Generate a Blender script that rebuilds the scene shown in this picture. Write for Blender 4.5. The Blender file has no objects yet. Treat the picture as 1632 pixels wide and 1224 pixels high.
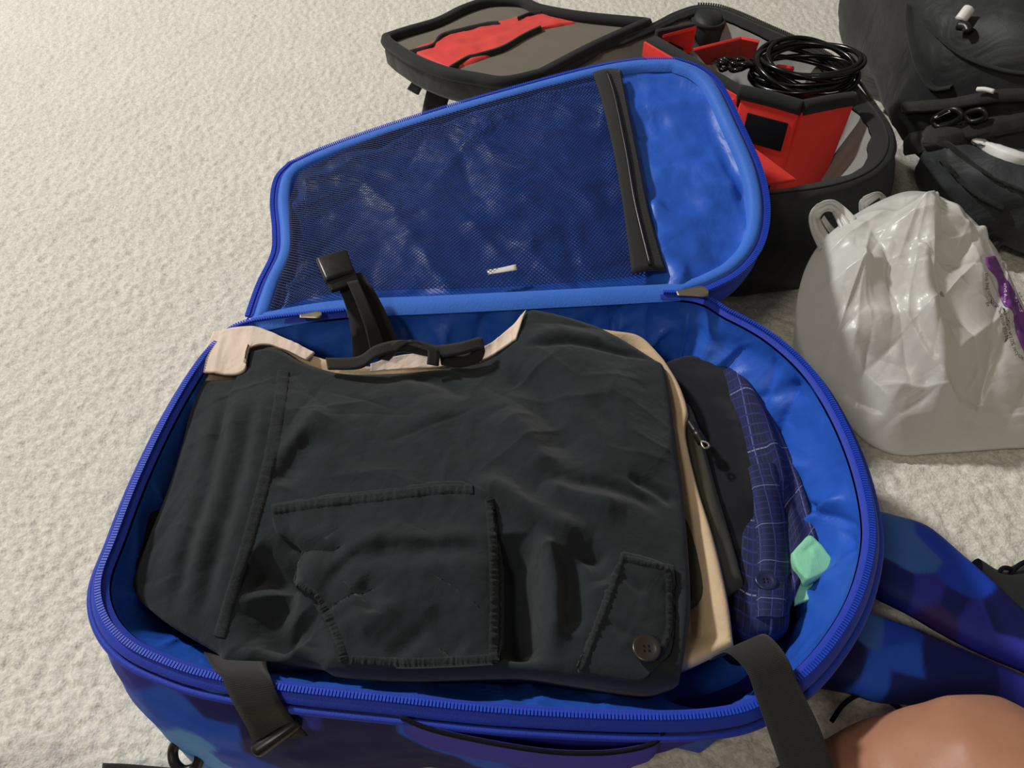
import bpy, bmesh, math, random
import numpy as np
from mathutils import Vector
from mathutils.bvhtree import BVHTree

random.seed(7)
rng = np.random.default_rng(7)
scene = bpy.context.scene
COL = scene.collection

# ------------------------------------------------------------------ camera
F = 1280.0                    # focal length in pixels of a 1632 px wide frame
PITCH = math.radians(47)      # looking down below the horizon
H = 0.68                      # phone held by someone sitting on the floor
SP, CP = math.sin(PITCH), math.cos(PITCH)
cam_d = bpy.data.cameras.new('camera')
cam_d.sensor_width = 36.0
cam_d.lens = 36.0 * F / 1632.0
cam_d.clip_start = 0.01
cam = bpy.data.objects.new('camera', cam_d)
cam.location = (0, 0, H)
cam.rotation_euler = (math.pi / 2 - PITCH, 0, 0)
COL.objects.link(cam)
scene.camera = cam

# ------------------------------------------------------------------ light
world = bpy.data.worlds.new('world')
scene.world = world
world.use_nodes = True
world.node_tree.nodes['Background'].inputs[0].default_value = (1.0, 0.89, 0.72, 1)
world.node_tree.nodes['Background'].inputs[1].default_value = 0.15


def area(name, loc, target, size, power, col):
    l = bpy.data.lights.new(name, 'AREA')
    l.shape = 'DISK'
    l.size = size
    l.energy = power
    l.color = col
    o = bpy.data.objects.new(name, l)
    o.location = loc
    o.rotation_euler = (Vector(target) - Vector(loc)).to_track_quat('-Z', 'Y').to_euler()
    COL.objects.link(o)
    return o


area('ceiling_lamp', (-2.6, 2.2, 2.9), (0.0, 0.5, 0), 0.34, 130, (1.0, 0.985, 0.95))
area('room_lamp', (-1.0, -0.9, 2.2), (0.2, 0.9, 0), 0.4, 14, (1.0, 0.91, 0.77))

scene.view_settings.view_transform = 'Standard'
scene.view_settings.look = 'None'
scene.view_settings.gamma = 1.0
scene.view_settings.use_curve_mapping = False
scene.view_settings.exposure = 0.0


# ------------------------------------------------------------------ maths
def ray(px, py):
    x = (px - 816) / F
    y = -(py - 612) / F
    return np.array([x, CP + y * SP, -SP + y * CP])


def P(px, py, z=0.0):
    d = ray(px, py)
    t = (z - H) / d[2]
    return np.array([d[0] * t, d[1] * t, z])


def PS(px, py, zf, z0=0.165):
    z = z0
    for _ in range(40):
        p = P(px, py, z)
        z = 0.5 * z + 0.5 * float(zf(p[0], p[1]))
    return P(px, py, z)


def W(pts, z=None):
    out = []
    for p in pts:
        zz = p[2] if len(p) > 2 else z
        out.append(P(p[0], p[1], zz))
    return np.array(out)


def spline(pts, n, closed=False):
    """Catmull-Rom through the points, resampled evenly to n points."""
    p = np.asarray(pts, float)
    if closed:
        q = np.vstack([p[-1:], p, p[:2]])
    else:
        q = np.vstack([2 * p[0] - p[1], p, 2 * p[-1] - p[-2]])
    out = []
    for i in range(1, len(q) - 2):
        a, b, c, d = q[i - 1], q[i], q[i + 1], q[i + 2]
        t = np.linspace(0, 1, 24, endpoint=False)[:, None]
        out.append(0.5 * ((2 * b) + (c - a) * t + (2 * a - 5 * b + 4 * c - d) * t ** 2 + (3 * b - a - 3 * c + d) * t ** 3))
    out.append(q[-2][None])
    c = np.vstack(out)
    s = np.concatenate([[0], np.cumsum(np.linalg.norm(np.diff(c, axis=0), axis=1))])
    tt = np.linspace(0, s[-1], n + 1)[:-1] if closed else np.linspace(0, s[-1], n)
    return np.stack([np.interp(tt, s, c[:, k]) for k in range(c.shape[1])], 1)


def coons(top, right, bottom, left, nu, nv):
    T, B, L, R = spline(top, nu), spline(bottom, nu), spline(left, nv), spline(right, nv)
    u = np.linspace(0, 1, nu)[None, :, None]
    v = np.linspace(0, 1, nv)[:, None, None]
    c00, c10, c01, c11 = (T[0] + L[0]) / 2, (T[-1] + R[0]) / 2, (B[0] + L[-1]) / 2, (B[-1] + R[-1]) / 2
    return ((1 - v) * T[None] + v * B[None] + (1 - u) * L[:, None] + u * R[:, None]
            - ((1 - u) * (1 - v) * c00 + u * (1 - v) * c10 + (1 - u) * v * c01 + u * v * c11))


def _h(ix, iy, iz, seed):
    n = (ix * 374761393 + iy * 668265263 + iz * 1274126177 + seed * 974634777) & 0x7fffffff
    n = ((n ^ (n >> 13)) * 1103515245) & 0x7fffffff
    n = ((n ^ (n >> 16)) * 12345 + 1013904223) & 0x7fffffff
    return (n ^ (n >> 11)) % 100003 / 100003.0


def vnoise(x, y, z=0.0, seed=1):
    x, y = np.asarray(x, float), np.asarray(y, float)
    z = np.zeros_like(x) + z
    x0, y0, z0 = np.floor(x).astype(np.int64), np.floor(y).astype(np.int64), np.floor(z).astype(np.int64)
    fx, fy, fz = x - x0, y - y0, z - z0
    fx, fy, fz = [f * f * f * (f * (f * 6 - 15) + 10) for f in (fx, fy, fz)]
    r = 0
    for dx in (0, 1):
        for dy in (0, 1):
            for dz in (0, 1):
                w = (fx if dx else 1 - fx) * (fy if dy else 1 - fy) * (fz if dz else 1 - fz)
                r = r + w * _h(x0 + dx, y0 + dy, z0 + dz, seed)
    return r * 2 - 1


def fbm(x, y, z=0.0, seed=1, oct=4):
    r, a = 0, 1.0
    for k in range(oct):
        r = r + a * vnoise(np.asarray(x) * 2 ** k + 17.3 * k, np.asarray(y) * 2 ** k + 5.1 * k, np.asarray(z) * 2 ** k, seed + k)
        a *= 0.5
    return r / 1.9


def ridged(x, y, seed=1, oct=3):
    r, a = 0, 1.0
    for k in range(oct):
        r = r + a * (1 - np.abs(vnoise(np.asarray(x) * 2 ** k + 9.7 * k, np.asarray(y) * 2 ** k, 0.0, seed + k)))
        a *= 0.5
    return r / 1.75


def seg_dist(X, Y, line):
    """distance, signed side and 0..1 position of the nearest point on a polyline"""
    line = np.asarray(line)[:, :2]
    best = np.full(X.shape, 1e9)
    side = np.zeros(X.shape)
    par = np.zeros(X.shape)
    L = np.linalg.norm(np.diff(line, axis=0), axis=1)
    S = np.concatenate([[0], np.cumsum(L)])
    for i in range(len(line) - 1):
        a, b = line[i], line[i + 1]
        d = b - a
        t = np.clip(((X - a[0]) * d[0] + (Y - a[1]) * d[1]) / max(d @ d, 1e-12), 0, 1)
        ex, ey = X - a[0] - t * d[0], Y - a[1] - t * d[1]
        e = np.hypot(ex, ey)
        m = e < best
        best = np.where(m, e, best)
        side = np.where(m, np.sign(d[0] * ey - d[1] * ex), side)
        par = np.where(m, (S[i] + t * L[i]) / S[-1], par)
    return best, side, par


def strokes_z(X, Y, strokes, z):
    """folds: (pixel polyline, amplitude m, width on the left side, width on the right side)"""
    out = np.zeros(X.shape)
    for pts, amp, wl, wr in strokes:
        line = spline(W(pts, z), 30)
        d, s, p = seg_dist(X, Y, line)
        w = np.where(s >= 0, wl, wr)
        taper = np.clip(np.minimum(p, 1 - p) * 5, 0, 1)
        taper = np.where((p <= 0) | (p >= 1), 0, taper)
        out += amp * np.exp(-(d / w) ** 2) * taper
    return out


def creases(X, Y, n, seed, length, w, amp, main=None, spread=1.6):
    """sharp random folds of thin cloth or film"""
    r = np.random.default_rng(seed)
    out = np.zeros(X.shape)
    x0, x1, y0, y1 = X.min(), X.max(), Y.min(), Y.max()
    for _ in range(n):
        cx, cy = x0 + (x1 - x0) * r.random(), y0 + (y1 - y0) * r.random()
        a = (r.random() * math.pi) if main is None else main + spread * (r.random() - 0.5)
        l = length * (0.4 + r.random())
        dx, dy = math.cos(a), math.sin(a)
        p = (X - cx) * dx + (Y - cy) * dy
        d = -(X - cx) * dy + (Y - cy) * dx - 0.25 * p * p / l * (r.random() - 0.5) * 2
        k = amp * (0.3 + r.random()) * (1 if r.random() < 0.6 else -1)
        ww = w * (0.5 + r.random())
        out += k * np.exp(-np.abs(d) / ww) * np.exp(-(p / l * 2) ** 4)
    return out


# ------------------------------------------------------------------ objects
BASE = {}


def base_of(o):
    while o.parent is not None:
        o = o.parent
    return BASE.get(o.name, np.zeros(3))


def thing(name, label, cat, loc, group=None):
    o = bpy.data.objects.new(name, None)
    o.empty_display_size = 0.05
    COL.objects.link(o)
    o.location = loc
    BASE[o.name] = np.array(loc, float)
    o['label'] = label
    o['category'] = cat
    if group:
        o['group'] = group
    return o


def obj(name, V, Fc, mat, parent=None, uv=None, smooth=True, label=None, cat=None, kind=None, base=None, thick=0.0,
        offset=-1.0, group=None):
    V = np.asarray(V, float)
    if parent is not None:
        b = base_of(parent)
    elif base is not None:
        b = np.array(base, float)
    else:
        b = np.zeros(3)
    me = bpy.data.meshes.new(name)
    me.from_pydata((V - b).tolist(), [], [list(map(int, f)) for f in Fc])
    me.update()
    if smooth:
        me.polygons.foreach_set('use_smooth', np.ones(len(me.polygons), bool))
    if uv is not None:
        lay = me.uv_layers.new(name='UVMap')
        idx = np.empty(len(me.loops), int)
        me.loops.foreach_get('vertex_index', idx)
        lay.data.foreach_set('uv', np.asarray(uv, float)[idx].ravel())
    me.materials.append(mat)
    o = bpy.data.objects.new(name, me)
    COL.objects.link(o)
    if parent is not None:
        o.parent = parent
    else:
        o.location = b
        BASE[o.name] = b
    if label:
        o['label'] = label
    if cat:
        o['category'] = cat
    if kind:
        o['kind'] = kind
    if group:
        o['group'] = group
    if thick:
        m = o.modifiers.new('thickness', 'SOLIDIFY')
        m.thickness = thick
        m.offset = offset
    return o


def grid_faces(nv, nu, cu=False, cv=False):
    i, j = np.meshgrid(np.arange(nv if cv else nv - 1), np.arange(nu if cu else nu - 1), indexing='ij')
    a = i * nu + j
    b = i * nu + (j + 1) % nu
    c = ((i + 1) % nv) * nu + (j + 1) % nu
    d = ((i + 1) % nv) * nu + j
    return np.stack([a, d, c, b], -1).reshape(-1, 4)


def grid_uv(nv, nu):
    u, v = np.meshgrid(np.linspace(0, 1, nu), np.linspace(0, 1, nv))
    return np.stack([u.ravel(), v.ravel()], 1)


def grid(name, G, mat, parent=None, cu=False, cv=False, **k):
    nv, nu = G.shape[:2]
    return obj(name, G.reshape(-1, 3), grid_faces(nv, nu, cu, cv), mat, parent, uv=grid_uv(nv, nu), **k)


def tube_arrays(path, r, n=8, closed=False):
    p = np.asarray(path, float)
    m = len(p)
    r = np.broadcast_to(np.asarray(r, float), (m,))
    if closed:
        t = np.roll(p, -1, 0) - np.roll(p, 1, 0)
    else:
        t = np.gradient(p, axis=0)
    t /= np.linalg.norm(t, axis=1)[:, None] + 1e-12
    ref = np.array([0, 0, 1.0]) if abs(t[0][2]) < 0.9 else np.array([1.0, 0, 0])
    nrm = np.zeros_like(p)
    nrm[0] = np.cross(np.cross(t[0], ref), t[0])
    for i in range(1, m):
        v = nrm[i - 1] - t[i] * (nrm[i - 1] @ t[i])
        nrm[i] = v
        nrm[i] /= np.linalg.norm(nrm[i]) + 1e-12
    nrm[0] /= np.linalg.norm(nrm[0]) + 1e-12
    bi = np.cross(t, nrm)
    a = np.linspace(0, 2 * math.pi, n, endpoint=False)
    G = p[:, None] + r[:, None, None] * (np.cos(a)[None, :, None] * nrm[:, None] + np.sin(a)[None, :, None] * bi[:, None])
    return G


def tube(name, path, r, mat, parent=None, n=8, closed=False, **k):
    G = tube_arrays(path, r, n, closed)
    V = G.reshape(-1, 3)
    fc = [tuple(f) for f in grid_faces(len(G), n, cu=True, cv=closed)]
    if not closed:
        fc.append(tuple(range(n)))
        fc.append(tuple(range((len(G) - 1) * n, len(G) * n))[::-1])
    return obj(name, V, fc, mat, parent, **k)


def strip(name, left, right, mat, parent=None, n=40, m=7, crown=0.0, thick=0.0016, zs=None, wav=0.0, **k):
    """a band between two edges given as (px, py, z) or as 3-D points"""
    L = spline(W(left) if zs is None else left, n)
    R = spline(W(right) if zs is None else right, n)
    u = np.linspace(0, 1, m)[None, :, None]
    G = L[:, None] * (1 - u) + R[:, None] * u
    G[..., 2] += crown * np.sin(np.pi * np.linspace(0, 1, m))[None]
    if wav:
        G[..., 2] += wav * fbm(G[..., 0] * 40, G[..., 1] * 40, 0, 3, 2)
    return grid(name, G, mat, parent, thick=thick, offset=0.0, **k)


def boxes(name, items, mat, parent=None, **k):
    """small boxes (centre, half axes 3x3) in one mesh"""
    V, Fc = [], []
    c = np.array([[-1, -1, -1], [1, -1, -1], [1, 1, -1], [-1, 1, -1], [-1, -1, 1], [1, -1, 1], [1, 1, 1], [-1, 1, 1]], float)
    f = [(0, 3, 2, 1), (4, 5, 6, 7), (0, 1, 5, 4), (1, 2, 6, 5), (2, 3, 7, 6), (3, 0, 4, 7)]
    for ctr, ax in items:
        o = len(V)
        V += list(np.asarray(ctr) + c @ np.asarray(ax))
        Fc += [tuple(o + i for i in q) for q in f]
    return obj(name, V, Fc, mat, parent, smooth=False, **k)


def slab(name, quad, thick, mat, parent=None, bev=0.002, **k):
    """a padded panel: four 3-D corners pushed out along their normal, with bevelled edges"""
    q = np.asarray(quad, float)
    nrm = np.cross(q[1] - q[0], q[3] - q[0])
    nrm /= np.linalg.norm(nrm)
    V = np.vstack([q - nrm * thick / 2, q + nrm * thick / 2])
    Fc = [(3, 2, 1, 0), (4, 5, 6, 7), (0, 1, 5, 4), (1, 2, 6, 5), (2, 3, 7, 6), (3, 0, 4, 7)]
    o = obj(name, V, Fc, mat, parent, smooth=True, **k)
    m = o.modifiers.new('edge', 'BEVEL')
    m.width = bev
    m.segments = 3
    return o


def bvh_of(o):
    dg = bpy.context.evaluated_depsgraph_get()
    me = o.evaluated_get(dg).to_mesh()
    b = base_of(o)
    V = [Vector(np.array(v.co) + b) for v in me.vertices]
    return BVHTree.FromPolygons(V, [tuple(p.vertices) for p in me.polygons])


def on(bvh, px, py, up=0.001, zfall=0.16):
    d = Vector(ray(px, py)).normalized()
    h, n, i, t = bvh.ray_cast(Vector((0, 0, H)), d)
    if h is None:
        return P(px, py, zfall)
    if n.dot(d) > 0:
        n = -n
    return np.array(h + n * up)


def ribbon_on(name, bvh, line, w, mat, parent, n=60, m=5, up=0.0012, crown=0.0006, pucker=0.0, freq=30, zfall=0.16, **k):
    c = spline(np.array(line, float), n)
    t = np.gradient(c, axis=0)
    t /= np.linalg.norm(t, axis=1)[:, None]
    nn = np.stack([-t[:, 1], t[:, 0]], 1)
    G = np.zeros((n, m, 3))
    rv = np.random.default_rng(n).normal(size=n)
    for i in range(n):
        for j in range(m):
            u = j / (m - 1) * 2 - 1
            q = c[i] + nn[i] * u * w / 2
            lift = -0.001 if abs(u) == 1 else up + crown * (1 - u * u) + pucker * (0.6 * math.sin(i / n * freq * 6.28 + 2.2 * math.sin(i * 0.21) + u) + 0.6 * rv[i]) * (1 - u * u)
            G[i, j] = on(bvh, q[0], q[1], lift, zfall)
    return grid(name, G, mat, parent, **k)


# ------------------------------------------------------------------ materials
def lin(c):
    return tuple((v / 255 / 12.92) if v / 255 <= 0.04045 else ((v / 255 + 0.055) / 1.055) ** 2.4 for v in c) + (1.0,)


class NT:
    def __init__(self, name):
        self.m = bpy.data.materials.new(name)
        self.m.use_nodes = True
        self.t = self.m.node_tree
        self.n = self.t.nodes
        self.b = self.n['Principled BSDF']
        self.out = self.n['Material Output']

    def add(self, ty, **k):
        o = self.n.new(ty)
        for a, v in k.items():
            if a in o.inputs:
                o.inputs[a].default_value = v
            else:
                setattr(o, a, v)
        return o

    def link(self, a, b):
        self.t.links.new(a, b)


def fabric(name, c, rough=0.85, var=0.12, vscale=30, bump=0.25, bscale=900, sheen=0.15, c2=None, fold=0.0, fscale=25, spec=0.25,
           weave=0.0):
    t = NT(name)
    tc = t.add('ShaderNodeTexCoord')
    n1 = t.add('ShaderNodeTexNoise', Scale=vscale, Detail=5.0)
    t.link(tc.outputs['Object'], n1.inputs['Vector'])
    mx = t.add('ShaderNodeMix', data_type='RGBA')
    t.link(n1.outputs['Fac'], mx.inputs['Factor'])
    a = lin(c)
    b = lin(c2) if c2 else tuple(min(1, v * (1 + 2 * var)) for v in a[:3]) + (1,)
    lo = tuple(v * (1 - 2 * var) for v in a[:3]) + (1,) if not c2 else a
    mx.inputs[6].default_value = lo
    mx.inputs[7].default_value = b
    t.link(mx.outputs[2], t.b.inputs['Base Color'])
    t.b.inputs['Roughness'].default_value = rough
    t.b.inputs['Specular IOR Level'].default_value = spec
    t.b.inputs['Sheen Weight'].default_value = sheen
    t.b.inputs['Sheen Roughness'].default_value = 0.6
    n2 = t.add('ShaderNodeTexNoise', Scale=bscale, Detail=2.0)
    t.link(tc.outputs['Object'], n2.inputs['Vector'])
    bp = t.add('ShaderNodeBump', Strength=bump, Distance=0.0006)
    t.link(n2.outputs['Fac'], bp.inputs['Height'])
    last = bp
    if fold:
        n3 = t.add('ShaderNodeTexNoise', Scale=fscale, Detail=3.0, Distortion=0.6)
        t.link(tc.outputs['Object'], n3.inputs['Vector'])
        b2 = t.add('ShaderNodeBump', Strength=fold, Distance=0.01)
        t.link(n3.outputs['Fac'], b2.inputs['Height'])
        t.link(b2.outputs['Normal'], bp.inputs['Normal'])
    if weave:
        wv = t.add('ShaderNodeTexWave', Scale=weave, wave_type='BANDS', bands_direction='Y')
        t.link(tc.outputs['UV'], wv.inputs['Vector'])
        b3 = t.add('ShaderNodeBump', Strength=0.5, Distance=0.0008)
        t.link(wv.outputs['Fac'], b3.inputs['Height'])
        t.link(bp.outputs['Normal'], b3.inputs['Normal'])
        last = b3
    t.link(last.outputs['Normal'], t.b.inputs['Normal'])
    return t.m


def plain(name, c, rough=0.4, metal=0.0, spec=0.5):
    t = NT(name)
    tc = t.add('ShaderNodeTexCoord')
    n = t.add('ShaderNodeTexNoise', Scale=180.0, Detail=3.0)
    t.link(tc.outputs['Object'], n.inputs['Vector'])
    mr = t.add('ShaderNodeMapRange')
    mr.inputs['To Min'].default_value = max(0, rough - 0.08)
    mr.inputs['To Max'].default_value = rough + 0.08
    t.link(n.outputs['Fac'], mr.inputs['Value'])
    t.link(mr.outputs['Result'], t.b.inputs['Roughness'])
    t.b.inputs['Base Color'].default_value = lin(c)
    t.b.inputs['Metallic'].default_value = metal
    t.b.inputs['Specular IOR Level'].default_value = spec
    return t.m


def camo(name, seedv, scale=9.0):
    """large polygonal camouflage patches in blues"""
    t = NT(name)
    tc = t.add('ShaderNodeTexCoord')
    mp = t.add('ShaderNodeMapping')
    mp.inputs['Location'].default_value = (seedv, seedv * 0.37, seedv * 0.71)
    t.link(tc.outputs['Object'], mp.inputs['Vector'])
    n = t.add('ShaderNodeTexNoise', Scale=7.0, Detail=2.0)
    t.link(mp.outputs[0], n.inputs['Vector'])
    ad = t.add('ShaderNodeVectorMath', operation='MULTIPLY_ADD')
    ad.inputs[1].default_value = (0.05, 0.05, 0.05)
    t.link(n.outputs['Color'], ad.inputs[0])
    t.link(mp.outputs[0], ad.inputs[2])
    vo = t.add('ShaderNodeTexVoronoi', Scale=scale)
    t.link(ad.outputs[0], vo.inputs['Vector'])
    sx = t.add('ShaderNodeSeparateColor')
    t.link(vo.outputs['Color'], sx.inputs[0])
    cr = t.add('ShaderNodeValToRGB')
    cr.color_ramp.interpolation = 'CONSTANT'
    e = cr.color_ramp.elements
    e[0].position = 0.0
    e[0].color = lin((16, 24, 92))
    e[1].position = 0.22
    e[1].color = lin((28, 66, 190))
    for pos, c in ((0.46, (44, 50, 160)), (0.62, (34, 84, 212)), (0.8, (20, 30, 110)), (0.9, (84, 152, 232))):
        k = e.new(pos)
        k.color = lin(c)
    t.link(sx.outputs[0], cr.inputs[0])
    t.link(cr.outputs[0], t.b.inputs['Base Color'])
    t.b.inputs['Roughness'].default_value = 0.62
    t.b.inputs['Specular IOR Level'].default_value = 0.3
    n2 = t.add('ShaderNodeTexNoise', Scale=1100.0, Detail=2.0)
    t.link(tc.outputs['Object'], n2.inputs['Vector'])
    bp = t.add('ShaderNodeBump', Strength=0.3, Distance=0.0006)
    t.link(n2.outputs['Fac'], bp.inputs['Height'])
    t.link(bp.outputs['Normal'], t.b.inputs['Normal'])
    return t.m


def camo_print(name):
    """the printed camouflage of the pack: patch colours stored on the cloth"""
    t = NT(name)
    tc = t.add('ShaderNodeTexCoord')
    at = t.add('ShaderNodeVertexColor', layer_name='camo')
    n1 = t.add('ShaderNodeTexNoise', Scale=40.0, Detail=3.0)
    t.link(tc.outputs['Object'], n1.inputs['Vector'])
    mx = t.add('ShaderNodeMix', data_type='RGBA', blend_type='MULTIPLY')
    mx.inputs['Factor'].default_value = 0.25
    t.link(at.outputs['Color'], mx.inputs[6])
    t.link(n1.outputs['Fac'], mx.inputs[7])
    t.link(mx.outputs[2], t.b.inputs['Base Color'])
    t.b.inputs['Roughness'].default_value = 0.62
    t.b.inputs['Specular IOR Level'].default_value = 0.3
    n2 = t.add('ShaderNodeTexNoise', Scale=1100.0, Detail=2.0)
    t.link(tc.outputs['Object'], n2.inputs['Vector'])
    bp = t.add('ShaderNodeBump', Strength=0.3, Distance=0.0006)
    t.link(n2.outputs['Fac'], bp.inputs['Height'])
    t.link(bp.outputs['Normal'], t.b.inputs['Normal'])
    return t.m


CAMO = dict(n=(14, 20, 84), m=(30, 72, 204), v=(50, 52, 172), b=(40, 96, 224), l=(96, 166, 240), d=(20, 32, 116), s=(62, 112, 196), p=(58, 36, 110))


def paint_camo(o, seeds, extra=40, seed=5):
    V = np.array([v.co[:] for v in o.data.vertices]) + base_of(o)
    r = np.random.default_rng(seed)
    bv0 = bvh_of(o)
    pts = [on(bv0, a, b, 0.0, c) for a, b, c, _ in seeds]
    cols = [lin(CAMO[k]) for *_, k in seeds]
    lo, hi = V.min(0), V.max(0)
    for _ in range(extra):
        q = V[r.integers(len(V))]
        if min(np.linalg.norm(q - p) for p in pts) > 0.09:
            pts.append(q)
            cols.append(lin(CAMO[list('nmvbdmnlbv')[r.integers(10)]]))
    pts, cols = np.array(pts), np.array(cols)
    Wv = V + 0.012 * np.stack([fbm(V[:, 0] * 15, V[:, 1] * 15, V[:, 2] * 15, k, 2) for k in (3, 13, 23)], 1)
    dd = np.sqrt(((Wv[:, None] - pts[None]) ** 2).sum(-1))
    wgt = np.exp(-(dd - dd.min(1)[:, None]) / 0.0010)
    wgt /= wgt.sum(1)[:, None]
    cols = wgt @ cols
    a = o.data.color_attributes.new('camo', 'FLOAT_COLOR', 'POINT')
    a.data.foreach_set('color', cols.astype(np.float32).ravel())


def carpet_mat():
    t = NT('carpet')
    tc = t.add('ShaderNodeTexCoord')
    n1 = t.add('ShaderNodeTexNoise', Scale=260.0, Detail=4.0)
    t.link(tc.outputs['Object'], n1.inputs['Vector'])
    n0 = t.add('ShaderNodeTexNoise', Scale=6.0, Detail=3.0)
    t.link(tc.outputs['Object'], n0.inputs['Vector'])
    cr = t.add('ShaderNodeValToRGB')
    cr.color_ramp.elements[0].position = 0.28
    cr.color_ramp.elements[0].color = lin((206, 202, 190))
    cr.color_ramp.elements[1].position = 0.66
    cr.color_ramp.elements[1].color = lin((240, 238, 230))
    t.link(n1.outputs['Fac'], cr.inputs[0])
    mx = t.add('ShaderNodeMix', data_type='RGBA', blend_type='MULTIPLY')
    mx.inputs['Factor'].default_value = 0.35
    t.link(cr.outputs[0], mx.inputs[6])
    c2 = t.add('ShaderNodeValToRGB')
    c2.color_ramp.elements[0].color = lin((215, 210, 198))
    c2.color_ramp.elements[1].color = lin((255, 253, 250))
    t.link(n0.outputs['Fac'], c2.inputs[0])
    t.link(c2.outputs[0], mx.inputs[7])
    t.link(mx.outputs[2], t.b.inputs['Base Color'])
    t.b.inputs['Roughness'].default_value = 0.95
    t.b.inputs['Specular IOR Level'].default_value = 0.1
    t.b.inputs['Sheen Weight'].default_value = 0.2
    n2 = t.add('ShaderNodeTexNoise', Scale=420.0, Detail=4.0)
    t.link(tc.outputs['Object'], n2.inputs['Vector'])
    bp = t.add('ShaderNodeBump', Strength=0.6, Distance=0.002)
    t.link(n2.outputs['Fac'], bp.inputs['Height'])
    t.link(bp.outputs['Normal'], t.b.inputs['Normal'])
    return t.m


def plaid_mat():
    """navy shirt cloth with pale pinstripes both ways"""
    t = NT('navy_plaid')
    tc = t.add('ShaderNodeTexCoord')
    sp = t.add('ShaderNodeSeparateXYZ')
    t.link(tc.outputs['UV'], sp.inputs[0])

    def lines(sock, freq, width, ph):
        a = t.add('ShaderNodeMath', operation='MULTIPLY_ADD')
        a.inputs[1].default_value = freq
        a.inputs[2].default_value = ph
        t.link(sock, a.inputs[0])
        f = t.add('ShaderNodeMath', operation='FRACT')
        t.link(a.outputs[0], f.inputs[0])
        l = t.add('ShaderNodeMath', operation='LESS_THAN')
        l.inputs[1].default_value = width
        t.link(f.outputs[0], l.inputs[0])
        return l.outputs[0]

    base = t.add('ShaderNodeMix', data_type='RGBA')
    base.inputs[6].default_value = lin((24, 31, 80))
    base.inputs[7].default_value = lin((19, 24, 58))
    t.link(lines(sp.outputs[0], 3, 0.5, 0.2), base.inputs['Factor'])
    prev = base.outputs[2]
    for s, fr, w, ph, c in ((sp.outputs[0], 3, 0.035, 0.3, (84, 92, 146)), (sp.outputs[1], 4, 0.022, 0.45, (118, 122, 160)),
                            (sp.outputs[1], 24, 0.16, 0.1, (40, 48, 110)), (sp.outputs[0], 24, 0.16, 0.1, (36, 44, 100))):
        mx = t.add('ShaderNodeMix', data_type='RGBA')
        t.link(prev, mx.inputs[6])
        mx.inputs[7].default_value = lin(c)
        t.link(lines(s, fr, w, ph), mx.inputs['Factor'])
        prev = mx.outputs[2]
    t.link(prev, t.b.inputs['Base Color'])
    t.b.inputs['Roughness'].default_value = 0.85
    return t.m


def plastic_film():
    t = NT('white_plastic_film')
    tc = t.add('ShaderNodeTexCoord')
    t.b.inputs['Base Color'].default_value = lin((240, 240, 237))
    t.b.inputs['Roughness'].default_value = 0.3
    t.b.inputs['Specular IOR Level'].default_value = 0.5
    n = t.add('ShaderNodeTexNoise', Scale=16.0, Detail=4.0, Distortion=1.2)
    t.link(tc.outputs['Object'], n.inputs['Vector'])
    bp = t.add('ShaderNodeBump', Strength=0.18, Distance=0.012)
    t.link(n.outputs['Fac'], bp.inputs['Height'])
    t.link(bp.outputs['Normal'], t.b.inputs['Normal'])
    tr = t.add('ShaderNodeBsdfTranslucent')
    tr.inputs['Color'].default_value = lin((228, 227, 220))
    mx = t.add('ShaderNodeMixShader')
    mx.inputs[0].default_value = 0.35
    t.link(t.b.outputs[0], mx.inputs[1])
    t.link(tr.outputs[0], mx.inputs[2])
    t.link(mx.outputs[0], t.out.inputs['Surface'])
    return t.m


def skin_mat():
    t = NT('skin')
    tc = t.add('ShaderNodeTexCoord')
    n = t.add('ShaderNodeTexNoise', Scale=14.0, Detail=6.0)
    t.link(tc.outputs['Object'], n.inputs['Vector'])
    cr = t.add('ShaderNodeValToRGB')
    cr.color_ramp.elements[0].position = 0.3
    cr.color_ramp.elements[0].color = lin((164, 112, 88))
    cr.color_ramp.elements[1].position = 0.7
    cr.color_ramp.elements[1].color = lin((184, 132, 106))
    t.link(n.outputs['Fac'], cr.inputs[0])
    t.link(cr.outputs[0], t.b.inputs['Base Color'])
    t.b.inputs['Roughness'].default_value = 0.5
    t.b.inputs['Subsurface Weight'].default_value = 0.15
    t.b.inputs['Subsurface Radius'].default_value = (0.012, 0.004, 0.002)
    n2 = t.add('ShaderNodeTexNoise', Scale=350.0, Detail=3.0)
    t.link(tc.outputs['Object'], n2.inputs['Vector'])
    bp = t.add('ShaderNodeBump', Strength=0.12, Distance=0.001)
    t.link(n2.outputs['Fac'], bp.inputs['Height'])
    t.link(bp.outputs['Normal'], t.b.inputs['Normal'])
    return t.m


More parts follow.
